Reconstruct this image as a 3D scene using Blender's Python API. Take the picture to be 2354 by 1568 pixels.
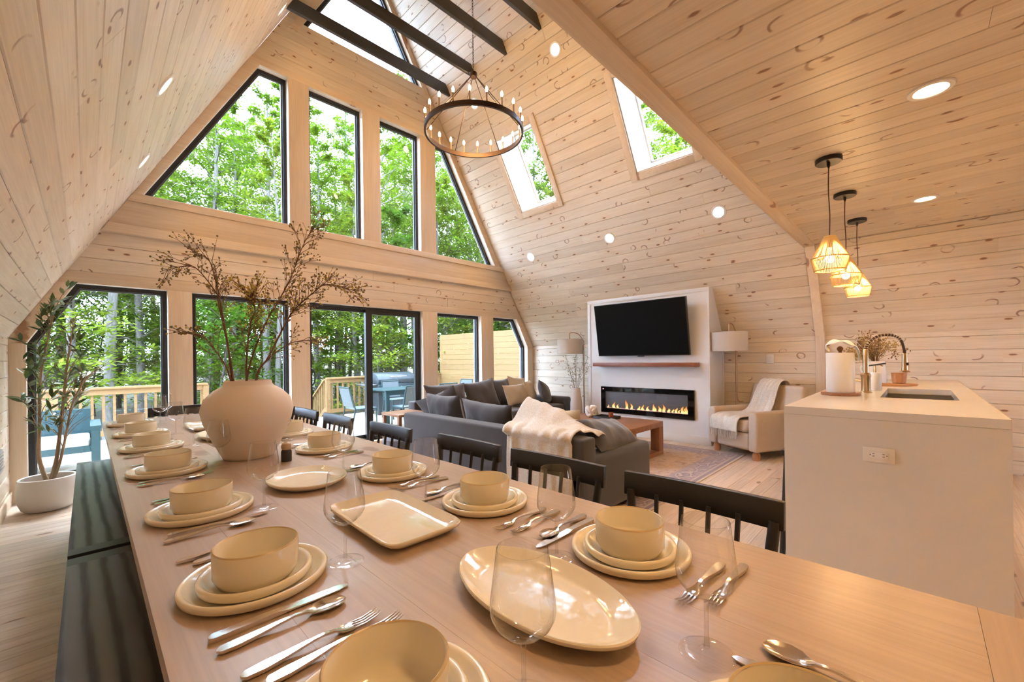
import bpy, bmesh, math, random
from mathutils import Vector, Matrix, noise
# ------------------------------------------------------------------ camera, sky, exposure
SC = bpy.context.scene
COL = SC.collection
for o in list(bpy.data.objects): bpy.data.objects.remove(o)
R_ = random.Random(7)
PI = math.pi

YAW, ROLL = 0.7746, -0.013
cam_d = bpy.data.cameras.new('camera'); cam = bpy.data.objects.new('camera', cam_d); COL.objects.link(cam)
cam_d.sensor_width = 36.0; cam_d.lens = 956.3/2354*36.0
cam_d.shift_y = 38.2/2354; cam_d.clip_start = 0.02; cam_d.clip_end = 300
_f = Vector((math.cos(YAW), math.sin(YAW), 0)); _r = Vector((math.sin(YAW), -math.cos(YAW), 0)); _u = Vector((0, 0, 1))
_r2 = math.cos(ROLL)*_r + math.sin(ROLL)*_u; _u2 = -math.sin(ROLL)*_r + math.cos(ROLL)*_u
cam.matrix_world = Matrix(((_r2.x, _u2.x, -_f.x, 0), (_r2.y, _u2.y, -_f.y, 0), (_r2.z, _u2.z, -_f.z, 1.2), (0, 0, 0, 1)))
SC.camera = cam
SC.view_settings.view_transform = 'Standard'
SC.view_settings.look = 'None'
SC.view_settings.gamma = 1.0
SC.view_settings.use_curve_mapping = False
SC.view_settings.exposure = -0.12
SC.cycles.use_denoising = True
SC.cycles.transparent_max_bounces = 24
SC.cycles.max_bounces = 6
SC.cycles.diffuse_bounces = 3
SC.cycles.glossy_bounces = 3
SC.cycles.sample_clamp_indirect = 4.0
SC.cycles.caustics_reflective = False
SC.cycles.caustics_refractive = False
SC.cycles.use_adaptive_sampling = True
SC.cycles.adaptive_threshold = 0.2
SC.cycles.adaptive_min_samples = 12

W = bpy.data.worlds.new('overcast_sky'); SC.world = W; W.use_nodes = True
bg = W.node_tree.nodes['Background']
bg.inputs['Color'].default_value = (0.64, 0.82, 1.14, 1); bg.inputs['Strength'].default_value = 19
sun_d = bpy.data.lights.new('hazy_sun', 'SUN'); sun_d.energy = 8.0; sun_d.angle = math.radians(35); sun_d.color = (1.0, 0.97, 0.92)
sun = bpy.data.objects.new('hazy_sun', sun_d); COL.objects.link(sun); sun.location = (0, 20, 30)
sun.rotation_euler = (math.radians(-38), math.radians(18), 0)

LAMP = (1.0, 0.57, 0.22)      # warm lamp colour
# ------------------------------------------------------------------ helpers
def T(name): return bpy.data.objects.new(name, None)
def tag(o, label=None, cat=None, group=None, kind=None):
    if label: o['label'] = label
    if cat: o['category'] = cat
    if group: o['group'] = group
    if kind: o['kind'] = kind
    return o
def thing(name, label, cat, loc=(0, 0, 0), rz=0.0, group=None):
    o = bpy.data.objects.new(name, None); COL.objects.link(o); o.empty_display_size = 0.1
    o.location = loc; o.rotation_euler = (0, 0, rz)
    return tag(o, label, cat, group)
def link(name, me, parent=None, loc=None, rot=None, mw=None):
    o = bpy.data.objects.new(name, me); COL.objects.link(o)
    if parent is not None: o.parent = parent
    if mw is not None: o.matrix_local = mw
    else:
        if loc is not None: o.location = loc
        if rot is not None: o.rotation_euler = rot
    return o
def copy_tree(o, parent=None):
    c = o.copy(); COL.objects.link(c)
    if parent is not None: c.parent = parent
    for ch in list(o.children): copy_tree(ch, c)
    return c
class MB:
    def __init__(s): s.v = []; s.f = []
    def add(s, vs, fs):
        n = len(s.v); s.v += [tuple(p) for p in vs]; s.f += [tuple(i+n for i in q) for q in fs]; return s
    def box(s, x0, x1, y0, y1, z0, z1):
        return s.add([(x0,y0,z0),(x1,y0,z0),(x1,y1,z0),(x0,y1,z0),(x0,y0,z1),(x1,y0,z1),(x1,y1,z1),(x0,y1,z1)],
                     [(0,3,2,1),(4,5,6,7),(0,1,5,4),(1,2,6,5),(2,3,7,6),(3,0,4,7)])
    def bar(s, a, b, w, h, up=(0,0,1)):
        a, b = Vector(a), Vector(b); d = (b-a).normalized(); u = Vector(up)
        side = d.cross(u)
        if side.length < 1e-4: side = d.cross(Vector((0,1,0)))
        side.normalize(); u = side.cross(d)
        vs = [p + side*sx*w/2 + u*sz*h/2 for p in (a, b) for sx, sz in ((-1,-1),(1,-1),(1,1),(-1,1))]
        return s.add(vs, [(0,1,2,3),(7,6,5,4),(0,4,5,1),(1,5,6,2),(2,6,7,3),(3,7,4,0)])
    def prism(s, poly, axis, a, b):
        # poly: list of 2D points; axis 'x','y','z' extruded from a to b
        def p3(p, t):
            return {'x': (t, p[0], p[1]), 'y': (p[0], t, p[1]), 'z': (p[0], p[1], t)}[axis]
        n = len(poly); vs = [p3(p, a) for p in poly] + [p3(p, b) for p in poly]
        return s.add(vs, [tuple(range(n)), tuple(range(2*n-1, n-1, -1))] + [(i, i+n, (i+1) % n+n, (i+1) % n) for i in range(n)])
    def tube(s, pts, r, seg=8, cap=True, sq=False):
        pts = [Vector(p) for p in pts]; n = len(pts)
        rs = r if isinstance(r, (list, tuple)) else [r]*n
        t0 = (pts[1]-pts[0]).normalized(); ref = Vector((0,0,1)) if abs(t0.z) < 0.9 else Vector((1,0,0))
        nrm = t0.cross(ref).normalized(); vs = []
        for i, p in enumerate(pts):
            t = (pts[min(i+1, n-1)]-pts[max(i-1, 0)]).normalized()
            nrm = (nrm - t*nrm.dot(t)).normalized(); bn = t.cross(nrm)
            for k in range(seg):
                a = 2*PI*(k+(0.5 if sq else 0))/seg
                vs.append(p + (nrm*math.cos(a)+bn*math.sin(a))*rs[i])
        fs = [(i*seg+k, i*seg+(k+1) % seg, (i+1)*seg+(k+1) % seg, (i+1)*seg+k) for i in range(n-1) for k in range(seg)]
        if cap: fs += [tuple(range(seg-1, -1, -1)), tuple((n-1)*seg+k for k in range(seg))]
        return s.add(vs, fs)
    def lathe(s, prof, seg=32, c=(0,0,0), sx=1.0, sy=1.0, close=False):
        vs = [(c[0]+r*math.cos(2*PI*k/seg)*sx, c[1]+r*math.sin(2*PI*k/seg)*sy, c[2]+z) for r, z in prof for k in range(seg)]
        n = len(prof); fs = []
        for i in range(n-1 if not close else n):
            j = (i+1) % n
            for k in range(seg):
                fs.append((i*seg+k, i*seg+(k+1) % seg, j*seg+(k+1) % seg, j*seg+k))
        return s.add(vs, fs)
    def sphere(s, c, r, seg=12, rings=8, sz=1.0):
        vs = [(c[0], c[1], c[2]-r*sz)]
        for i in range(1, rings):
            a = -PI/2+PI*i/rings
            vs += [(c[0]+r*math.cos(a)*math.cos(2*PI*k/seg), c[1]+r*math.cos(a)*math.sin(2*PI*k/seg), c[2]+r*math.sin(a)*sz) for k in range(seg)]
        vs.append((c[0], c[1], c[2]+r*sz)); m = len(vs)-1; fs = [(0, 1+(k+1) % seg, 1+k) for k in range(seg)]
        for i in range(rings-2):
            fs += [(1+i*seg+k, 1+i*seg+(k+1) % seg, 1+(i+1)*seg+(k+1) % seg, 1+(i+1)*seg+k) for k in range(seg)]
        b = 1+(rings-2)*seg; fs += [(b+k, b+(k+1) % seg, m) for k in range(seg)]
        return s.add(vs, fs)
    def mesh(s, name, mat, smooth=False, bevel=0.0, bseg=2, merge=False, angle=0.7, fix=False, sub=0):
        me = bpy.data.meshes.new(name); me.from_pydata(s.v, [], s.f)
        if bevel or merge or fix:
            bm = bmesh.new(); bm.from_mesh(me)
            if merge: bmesh.ops.remove_doubles(bm, verts=bm.verts, dist=1e-5)
            if fix or bevel: bmesh.ops.recalc_face_normals(bm, faces=bm.faces)
            if bevel:
                es = [e for e in bm.edges if len(e.link_faces) == 2 and e.calc_face_angle(0) > 0.6]
                bmesh.ops.bevel(bm, geom=es, offset=bevel, segments=bseg, affect='EDGES', profile=0.5, clamp_overlap=True)
            bm.to_mesh(me); bm.free()
        for m in (mat if isinstance(mat, (list, tuple)) else [mat]):
            me.materials.append(m)
        if smooth or bevel:
            me.shade_smooth(); me.set_sharp_from_angle(angle=angle)
        me.update(); return me
    def build(s, name, mat, parent=None, loc=None, rot=None, **k):
        return link(name, s.mesh(name, mat, **k), parent, loc, rot)
def smooth_curve(ctrl, n=6):
    """Catmull-Rom through control points"""
    P = [Vector(p) for p in ctrl]; out = []
    for i in range(len(P)-1):
        p0, p1, p2, p3 = P[max(i-1, 0)], P[i], P[i+1], P[min(i+2, len(P)-1)]
        for k in range(n):
            t = k/n
            out.append(0.5*((2*p1)+(p2-p0)*t+(2*p0-5*p1+4*p2-p3)*t*t+(3*p1-p0-3*p2+p3)*t**3))
    out.append(P[-1]); return out

# ------------------------------------------------------------------ materials
def mat(name, color=(.8,.8,.8), rough=0.5, metal=0.0, spec=0.5, emit=None, es=0.0, coat=0.0, sheen=0.0, trans=0.0):
    m = bpy.data.materials.new(name); m.use_nodes = True
    b = m.node_tree.nodes['Principled BSDF']
    b.inputs['Base Color'].default_value = (*color, 1); b.inputs['Roughness'].default_value = rough
    b.inputs['Metallic'].default_value = metal; b.inputs['Specular IOR Level'].default_value = spec
    b.inputs['Coat Weight'].default_value = coat; b.inputs['Sheen Weight'].default_value = sheen
    b.inputs['Transmission Weight'].default_value = trans
    if emit: b.inputs['Emission Color'].default_value = (*emit, 1); b.inputs['Emission Strength'].default_value = es
    return m
class NT:
    def __init__(s, m): s.t = m.node_tree; s.n = s.t.nodes; s.l = s.t.links; s.b = s.n['Principled BSDF']
    def new(s, ty, **k):
        n = s.n.new(ty)
        for a, v in k.items():
            if a.startswith('i_'): n.inputs[int(a[2:])].default_value = v
            else: setattr(n, a, v)
        return n
    def ln(s, a, b): s.l.new(a, b)
    def math(s, op, a, b=None, clamp=False):
        n = s.n.new('ShaderNodeMath'); n.operation = op; n.use_clamp = clamp
        for i, v in enumerate((a, b)):
            if v is None: continue
            if isinstance(v, (int, float)): n.inputs[i].default_value = v
            else: s.l.new(v, n.inputs[i])
        return n.outputs[0]
    def ramp(s, fac, stops, interp='LINEAR'):
        n = s.n.new('ShaderNodeValToRGB'); e = n.color_ramp.elements; n.color_ramp.interpolation = interp
        while len(e) < len(stops): e.new(0.5)
        for i, (p, c) in enumerate(stops):
            e[i].position = p; e[i].color = (*c, 1) if len(c) == 3 else c
        s.l.new(fac, n.inputs[0]); return n.outputs[0]
    def mix(s, fac, a, b, blend='MIX'):
        n = s.n.new('ShaderNodeMix'); n.data_type = 'RGBA'; n.blend_type = blend
        for sock, v in ((n.inputs[0], fac), (n.inputs[6], a), (n.inputs[7], b)):
            if isinstance(v, (int, float)): sock.default_value = v
            elif isinstance(v, tuple): sock.default_value = (*v, 1) if len(v) == 3 else v
            else: s.l.new(v, sock)
        return n.outputs[2]
    def noise(s, vec, scale, detail=3, rough=0.5, dist=0.0):
        n = s.new('ShaderNodeTexNoise'); n.inputs['Scale'].default_value = scale; n.inputs['Detail'].default_value = detail
        n.inputs['Roughness'].default_value = rough; n.inputs['Distortion'].default_value = dist
        s.ln(vec, n.inputs['Vector']); return n.outputs['Fac']
    def mapping(s, vec, scale=(1,1,1), loc=(0,0,0), rot=(0,0,0)):
        n = s.new('ShaderNodeMapping'); n.inputs['Scale'].default_value = scale; n.inputs['Location'].default_value = loc
        n.inputs['Rotation'].default_value = rot; s.ln(vec, n.inputs['Vector']); return n.outputs[0]
    def coords(s, rnd=True):
        tc = s.new('ShaderNodeTexCoord').outputs['Object']
        if not rnd: return tc, None
        oi = s.new('ShaderNodeObjectInfo').outputs['Random']
        vm = s.new('ShaderNodeVectorMath', operation='ADD'); cb = s.new('ShaderNodeCombineXYZ')
        s.ln(s.math('MULTIPLY', oi, 57.0), cb.inputs[0]); s.ln(s.math('MULTIPLY', oi, 31.0), cb.inputs[1]); s.ln(s.math('MULTIPLY', oi, 13.0), cb.inputs[2])
        s.ln(tc, vm.inputs[0]); s.ln(cb.outputs[0], vm.inputs[1]); return vm.outputs[0], oi
    def bump(s, h, strength=0.2, dist=0.002):
        n = s.new('ShaderNodeBump'); n.inputs['Strength'].default_value = strength; n.inputs['Distance'].default_value = dist
        s.ln(h, n.inputs['Height']); s.ln(n.outputs[0], s.b.inputs['Normal'])

def wood(name, light, dark, knot=None, kamt=0.0, rough=0.45, axis=0, gscale=1.0, var=0.25, streak=0.5, bump=0.15, spec=0.4, kscale=1.0):
    """wood whose grain runs along local `axis` (0 x,1 y,2 z)"""
    m = mat(name, light, rough, spec=spec); t = NT(m)
    v, rnd = t.coords()
    if axis == 1: v = t.mapping(v, rot=(0, 0, PI/2))
    if axis == 2: v = t.mapping(v, rot=(0, PI/2, 0))
    g1 = t.noise(t.mapping(v, (0.7*gscale, 9*gscale, 9*gscale)), 1.6, 4, 0.6, 0.6)
    g2 = t.noise(t.mapping(v, (3*gscale, 110*gscale, 110*gscale)), 1.0, 3, 0.6)
    col = t.mix(t.ramp(g1, [(0.35, (0,0,0)), (0.7, (1,1,1))]), light, dark)
    fine = t.ramp(g2, [(0.35, (1,1,1)), (0.75, (1-streak*0.3,)*3)])
    col = t.mix(1.0, col, fine, 'MULTIPLY')
    tone = t.ramp(rnd, [(0.0, (1-var, 1-var*1.05, 1-var*1.15)), (0.5, (1,1,1)), (1.0, (1+var*0.15, 1+var*0.15, 1+var*0.15))])
    col = t.mix(1.0, col, tone, 'MULTIPLY')
    if knot:
        # knots: small ellipses, and thin curved marks crossing the board
        wv = t.mapping(v, (1.7*kscale, 4.2*kscale, 1.0))
        vo = t.new('ShaderNodeTexVoronoi', voronoi_dimensions='2D'); vo.inputs['Scale'].default_value = 1.0
        t.ln(wv, vo.inputs['Vector'])
        nz = t.noise(v, 26.0, 2); nw = t.noise(v, 7.0, 2)
        d = t.math('ADD', vo.outputs['Distance'], t.math('MULTIPLY', t.math('SUBTRACT', nz, 0.5), 0.05))
        k1 = t.ramp(d, [(0.028+0.02*kamt, (1,1,1)), (0.05+0.02*kamt, (0,0,0))])
        col = t.mix(t.math('MULTIPLY', t.ramp(d, [(0.04, (1,1,1)), (0.26, (0,0,0))]), 0.30), col, tuple(a*b for a, b in zip(light, (0.86, 0.70, 0.54))))
        # arcs: a thin shell around a second set of points, broken up by noise
        vo2 = t.new('ShaderNodeTexVoronoi', voronoi_dimensions='2D'); vo2.inputs['Scale'].default_value = 1.0
        t.ln(t.mapping(v, (2.3*kscale, 2.6*kscale, 1.0), loc=(3.3, 8.1, 0)), vo2.inputs['Vector'])
        dd = t.math('ABSOLUTE', t.math('SUBTRACT', vo2.outputs['Distance'], t.math('ADD', 0.02, t.math('MULTIPLY', nw, 0.17))))
        arc = t.ramp(dd, [(0.010, (1,1,1)), (0.026, (0,0,0))])
        brk = t.ramp(t.noise(v, 9.0, 1), [(0.50, (0,0,0)), (0.60, (1,1,1))])
        col = t.mix(t.math('MULTIPLY', t.math('MULTIPLY', arc, brk), 0.75*min(1.0, kamt*3)), col, knot)
        col = t.mix(t.math('MULTIPLY', k1, 0.85), col, knot)
    t.ln(col, t.b.inputs['Base Color'])
    if bump: t.bump(g2, bump, 0.001)
    return m
def fabric(name, c, scale=350, var=0.12, rough=0.9, sheen=0.3):
    m = mat(name, c, rough, spec=0.15, sheen=sheen); t = NT(m); v, rnd = t.coords()
    n1 = t.noise(v, scale, 2); n2 = t.noise(v, 6, 3)
    col = t.mix(1.0, c, t.ramp(n1, [(0.3, (1-var,)*3), (0.7, (1+var*0.5,)*3)]), 'MULTIPLY')
    col = t.mix(1.0, col, t.ramp(n2, [(0.3, (0.93,)*3), (0.7, (1.04,)*3)]), 'MULTIPLY')
    t.ln(col, t.b.inputs['Base Color']); t.bump(n1, 0.25, 0.002); return m
def thin_glass(name, tint=(1,1,1), base=0.04, edge=0.6, power=4.0, rough=0.0):
    m = bpy.data.materials.new(name); m.use_nodes = True; t = m.node_tree; t.nodes.clear()
    out = t.nodes.new('ShaderNodeOutputMaterial'); mx = t.nodes.new('ShaderNodeMixShader')
    tr = t.nodes.new('ShaderNodeBsdfTransparent'); gl = t.nodes.new('ShaderNodeBsdfGlossy')
    tr.inputs[0].default_value = (*tint, 1); gl.inputs['Roughness'].default_value = rough
    lw = t.nodes.new('ShaderNodeLayerWeight'); lw.inputs['Blend'].default_value = 0.5
    p = t.nodes.new('ShaderNodeMath'); p.operation = 'POWER'; p.inputs[1].default_value = power
    a = t.nodes.new('ShaderNodeMath'); a.operation = 'MULTIPLY_ADD'; a.inputs[1].default_value = edge; a.inputs[2].default_value = base; a.use_clamp = True
    t.links.new(lw.outputs['Facing'], p.inputs[0]); t.links.new(p.outputs[0], a.inputs[0]); t.links.new(a.outputs[0], mx.inputs[0])
    t.links.new(tr.outputs[0], mx.inputs[1]); t.links.new(gl.outputs[0], mx.inputs[2]); t.links.new(mx.outputs[0], out.inputs[0])
    return m
PINE = wood('pine_boards', (.83, .72, .585), (.76, .63, .48), (.22, .085, .03), 0.45, rough=0.42, var=0.14, streak=0.5, kscale=1.15)
TRIM = wood('pine_trim', (.82, .68, .52), (.75, .59, .43), (.30, .13, .05), 0.0, rough=0.45, var=0.10, streak=0.4, kscale=0.45)
TRIMZ = wood('pine_trim_upright', (.82, .68, .52), (.75, .59, .43), (.30, .13, .05), 0.0, rough=0.45, var=0.10, axis=2, streak=0.4, kscale=0.45)
WHITEWOOD = wood('whitewashed_pine', (.86, .80, .72), (.80, .72, .62), None, 0, rough=0.5, var=0.06, streak=0.3)
FLOORW = wood('hickory_floor', (.86, .73, .62), (.74, .59, .47), (.25, .13, .07), 0.1, rough=0.30, var=0.22, streak=0.8, kscale=0.6)
TABLEW = wood('table_wood', (.52, .395, .31), (.46, .34, .255), (.25, .13, .07), 0.0, rough=0.30, var=0.10, axis=1, streak=0.5, kscale=0.3, gscale=0.8)
BLACKW = mat('black_stained_ash', (.03, .03, .033), 0.38)
def _ash(m):
    t = NT(m); v, rnd = t.coords()
    w = t.new('ShaderNodeTexWave', wave_type='RINGS', rings_direction='Z'); w.inputs['Scale'].default_value = 2.6; w.inputs['Distortion'].default_value = 2.2
    w.inputs['Detail'].default_value = 3.0; w.inputs['Detail Scale'].default_value = 1.3; w.inputs['Detail Roughness'].default_value = .6
    t.ln(t.mapping(v, (2.2, 0.42, 1.0)), w.inputs['Vector'])
    f = t.noise(t.mapping(v, (150, 5, 5)), 1.0, 3)
    k = t.math('ADD', t.math('MULTIPLY', w.outputs['Fac'], .75), t.math('MULTIPLY', f, .3))
    t.ln(t.ramp(k, [(0.18, (.022, .022, .025)), (0.45, (.085, .087, .096)), (0.85, (.12, .122, .13))]), t.b.inputs['Base Color'])
    t.ln(t.ramp(k, [(0.1, (.55, .55, .55)), (0.6, (.33, .33, .33))]), t.b.inputs['Roughness']); t.bump(k, 0.35, 0.0012)
_ash(BLACKW)
BLACKP = mat('black_painted_wood', (.018, .017, .017), 0.38)
BLACKM = mat('black_metal', (.012, .012, .013), 0.35, spec=0.5)
BEAMB = mat('black_beam', (.03, .03, .032), 0.45)
WHITEP = mat('white_paint', (.82, .81, .79), 0.45)
QUARTZ = mat('white_quartz', (.78, .775, .77), 0.16, spec=0.5)
def _q(m):
    t = NT(m); v, _ = t.coords(False)
    t.ln(t.ramp(t.noise(v, 1.3, 5, 0.6, 1.0), [(0.4, (.80, .795, .79)), (0.7, (.76, .755, .755))]), t.b.inputs['Base Color'])
_q(QUARTZ)
CREAM = mat('cream_glaze', (.87, .80, .65), 0.16, spec=0.5, coat=0.3)
CREAM2 = mat('cream_platter_glaze', (.88, .82, .69), 0.10, spec=0.5, coat=0.4)
def _ripple(m):
    t = NT(m); v, _ = t.coords(False); t.bump(t.noise(v, 22, 2), 0.35, 0.004)
_ripple(CREAM2)
STEEL = mat('polished_cutlery', (.74, .70, .68), 0.14, metal=1.0)
BRASS = mat('brushed_gold', (.62, .46, .28), 0.28, metal=1.0)
GLASSW = thin_glass('wine_glass', (.97, .97, .97), 0.07, 0.93, 2.8)
GLASSF = thin_glass('wine_glass_foot', (.985, .985, .985), 0.05, 0.22, 2.0, 0.03)
PANE = thin_glass('window_pane', (.97, .985, .98), 0.03, 0.5, 5.0)
VASEM = mat('matte_ceramic', (.82, .70, .58), 0.75, spec=0.2)
CERW = mat('white_ceramic', (.80, .79, .77), 0.5)
SOFA = fabric('charcoal_upholstery', (.075, .072, .078), 400, 0.2)
SOFA2 = fabric('charcoal_cushion', (.085, .081, .088), 400, 0.2, sheen=0.5)
BEIGE = fabric('beige_cushion', (.60, .50, .37), 300, 0.15)
OATM = fabric('oatmeal_upholstery', (.58, .47, .37), 300, 0.1)
THROW = fabric('cream_knit', (.72, .66, .58), 120, 0.2)
BARK = mat('grey_bark', (.30, .27, .23), 0.95)
def _bark(m, a, b):
    t = NT(m); v, _ = t.coords(); t.ln(t.ramp(t.noise(t.mapping(v, (9, 9, 1.6)), 2.0, 5, 0.7), [(0.3, a), (0.7, b)]), t.b.inputs['Base Color'])
_bark(BARK, (.08, .07, .06), (.24, .215, .19))
BARK2 = mat('dark_bark', (.2, .16, .12), 0.95); _bark(BARK2, (.03, .025, .02), (.085, .07, .055))
def leafmat(name, c, tr=0.5):
    m = bpy.data.materials.new(name); m.use_nodes = True; t = m.node_tree; b = t.nodes['Principled BSDF']; out = t.nodes['Material Output']
    nt = NT(m); ge = nt.new('ShaderNodeNewGeometry')
    col = nt.ramp(ge.outputs['Random Per Island'], [(0.0, tuple(x*0.62 for x in c)), (0.6, c), (1.0, (min(1, c[0]*1.5), min(1, c[1]*1.25), c[2]*1.1))])
    t.links.new(col, b.inputs['Base Color']); b.inputs['Roughness'].default_value = 0.55; b.inputs['Specular IOR Level'].default_value = 0.25
    tl = t.nodes.new('ShaderNodeBsdfTranslucent'); t.links.new(col, tl.inputs[0])
    mx = t.nodes.new('ShaderNodeMixShader'); mx.inputs[0].default_value = tr
    t.links.new(b.outputs[0], mx.inputs[1]); t.links.new(tl.outputs[0], mx.inputs[2]); t.links.new(mx.outputs[0], out.inputs[0]); return m
LEAF_A = leafmat('spring_leaf', (.115, .21, .010)); LEAF_B = leafmat('deep_leaf', (.058, .145, .009)); LEAF_C = leafmat('pale_leaf', (.17, .245, .018))
BULB = mat('lit_bulb', (1, .9, .7), 0.4, emit=(1.0, .80, .50), es=22.0)
LENS = mat('lit_lens', (1, 1, 1), 0.4, emit=(1.0, .90, .74), es=9.0)
TEAL = mat('teal_metal', (.008, .038, .042), 0.45)
DECKW = wood('deck_lumber', (.56, .47, .36), (.48, .38, .28), (.30, .15, .06), 0.2, rough=0.6, var=0.15, streak=0.5, kscale=0.7)
RAILW = wood('rail_lumber', (.27, .155, .058), (.22, .12, .042), None, 0, rough=0.6, var=0.12)
# ------------------------------------------------------------------ the room shell
XL, XR, ZK, G, YB = -0.47, 6.28, 1.42, 5.55, -3.0
SL, SR = 1.818, 1.655
XRI = (SR*XR - SL*(-XL) )/(SL+SR); ZRI = ZK + SL*(XRI-XL)
ZC, YC = 2.42, 0.82            # flat kitchen ceiling, and where it ends
BW = 0.136                     # board width
def xl(z): return XL if z <= ZK else XL+(z-ZK)/SL
def xr(z): return XR if z <= ZK else XR-(z-ZK)/SR
def struct(name): 
    o = bpy.data.objects.new(name, None); COL.objects.link(o); o['kind'] = 'structure'; return o
_pc = {}
def plank_mesh(m, w, b0, b1, t0=None, t1=None, th=0.014, c=0.004):
    if m is FLOORW: c = 0.0012
    """board along x from b0..b1 (lower edge) / t0..t1 (upper edge), width w along y, face at z=0"""
    if t0 is None: t0, t1 = b0, b1
    key = (m.name, round(w, 3), round(b0, 2), round(b1, 2), round(t0, 2), round(t1, 2), th)
    if key in _pc: return _pc[key]
    def row(y, z):
        k = y/w
        return [(b0+(t0-b0)*k, y, z), (b1+(t1-b1)*k, y, z)]
    g = 0.0012 if m is not FLOORW else 0.0004
    vs = row(g, -th)+row(g, -c)+row(g+c, 0)+row(w-g-c, 0)+row(w-g, -c)+row(w-g, -th)
    fs = [(2*i, 2*i+1, 2*i+3, 2*i+2) for i in range(5)]+[(0, 2, 4, 6, 8, 10), (11, 9, 7, 5, 3, 1)]
    me = bpy.data.meshes.new('plank'); me.from_pydata(vs, [], fs); me.materials.append(m); _pc[key] = me; return me
def frame_m(o, u, v):
    n = u.cross(v)
    return Matrix(((u.x, v.x, n.x, o.x), (u.y, v.y, n.y, o.y), (u.z, v.z, n.z, o.z), (0, 0, 0, 1)))
def planking(parent, o, u, v, u0, u1, v1, w=BW, m=None, lens=(2.0, 4.6), holes=(), v0=0.0, lift=0.014, name='plank', th=0.014, seed=1):
    rng = random.Random(seed); u, v, o = Vector(u).normalized(), Vector(v).normalized(), Vector(o)
    n = u.cross(v); row = 0; y = v0
    while y < v1-0.01:
        ww = min(w, v1-y)
        iv = [(u0, u1)]
        for (a, b, c, d) in holes:
            if y+ww*0.5 > c and y+ww*0.5 < d:
                nv = []
                for (s, e) in iv:
                    if b <= s or a >= e: nv.append((s, e))
                    else:
                        if a > s: nv.append((s, a))
                        if b < e: nv.append((b, e))
                iv = nv
        for (s, e) in iv:
            p = s
            first = True
            while p < e-0.02:
                L = rng.uniform(*lens)*(rng.uniform(0.3, 1) if first else 1); first = False
                q = e if e-(p+L) < 0.6 else p+L
                me = plank_mesh(m, ww, 0, round(q-p, 2), th=th)
                ob = link(name, me, parent, mw=frame_m(o+u*(p+0.001)+v*y+n*(lift), u, v))
                p = q
        y += w; row += 1
X_, Y_, Z_ = Vector((1,0,0)), Vector((0,1,0)), Vector((0,0,1))
# floor -------------------------------------------------------------
fl = struct('floor')
MB().box(XL-.2, XR+.2, YB-.1, G+.2, -.25, -.014).build('subfloor', FLOORW, fl)
planking(fl, (XL, YB+1.9, -.014), X_, Y_, 0, XR-XL, G-YB-1.9, w=0.094, m=FLOORW, lens=(1.6, 3.2), seed=3, name='floor_plank')
# left knee wall and left slope -------------------------------------
wl = struct('wall_left')
MB().box(XL-.25, XL-.014, YB, G+.2, 0, ZK).build('wall_core', PINE, wl)
planking(wl, (XL-.014, 0, 0), Y_, Z_, 1.2, G, ZK, m=PINE, lens=(3, 5), seed=5)
planking(wl, (XL-.014, 0, 0), Y_, Z_, YB, 1.2, ZK, m=PINE, lens=(4.5, 5), seed=6)
cl = struct('ceiling_left')
LL = (ZRI-ZK)*math.sqrt(1+1/SL**2); vL = Vector((1, 0, SL)).normalized(); nL = Y_.cross(vL)
def slab(parent, o, u, v, u0, u1, v0, v1, th, m, holes=()):
    """slab behind plane, cut around rectangular holes"""
    us = sorted({u0, u1, *[h[0] for h in holes], *[h[1] for h in holes]}); vs = sorted({v0, v1, *[h[2] for h in holes], *[h[3] for h in holes]})
    b = MB(); n = u.cross(v)
    for i in range(len(us)-1):
        for j in range(len(vs)-1):
            a, c, d, e = us[i], us[i+1], vs[j], vs[j+1]
            if any(a >= h[0]-1e-6 and c <= h[1]+1e-6 and d >= h[2]-1e-6 and e <= h[3]+1e-6 for h in holes): continue
            pts = [o+u*p+v*q for p, q in ((a, d), (c, d), (c, e), (a, e))]
            b.add(pts+[p-n*th for p in pts], [(0, 1, 2, 3), (7, 6, 5, 4), (0, 4, 5, 1), (1, 5, 6, 2), (2, 6, 7, 3), (3, 7, 4, 0)])
    return b.build('roof_core', m, parent)
oL = Vector((XL, 0, ZK))-nL*0.014
slab(cl, oL, Y_, vL, YB, G+.2, 0, LL+.05, .22, PINE)
planking(cl, oL-vL*.006, Y_, vL, YC, G, LL, m=PINE, lens=(2.4, 4.7), seed=11)
planking(cl, oL-vL*.006, Y_, vL, YB, YC, (ZC-ZK)*math.sqrt(1+1/SL**2), m=PINE, lens=(3.5, 4), seed=12)
# right knee wall and right slope -----------------------------------
wr = struct('wall_right')
MB().box(XR+.014, XR+.25, YB, G+.2, 0, ZK).build('wall_core', PINE, wr)
planking(wr, (XR+.014, 0, 0), -Y_, Z_, -G, -YC-.05, ZK, m=PINE, lens=(2.4, 4.7), seed=15)
planking(wr, (XR+.014, 0, 0), -Y_, Z_, -YC, -YB, ZK, m=PINE, lens=(2.4, 4.7), seed=16)
cr = struct('ceiling_right')
kR = math.sqrt(1+1/SR**2); LR = (ZRI-ZK)*kR; vR = Vector((-1, 0, SR)).normalized(); nR = (-Y_).cross(vR)
oR = Vector((XR, 0, ZK))-nR*0.014
SKY = [(-4.61, -3.885, (3.56-ZK)*kR, (4.52-ZK)*kR), (-2.585, -1.86, (3.56-ZK)*kR, (4.52-ZK)*kR)]
slab(cr, oR, -Y_, vR, -G-.2, -YB, 0, LR+.05, .20, PINE, holes=SKY)
planking(cr, oR-vR*.006, -Y_, vR, -G, -YC-.03, LR, m=PINE, lens=(2.4, 4.7), seed=21, holes=SKY)
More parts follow.
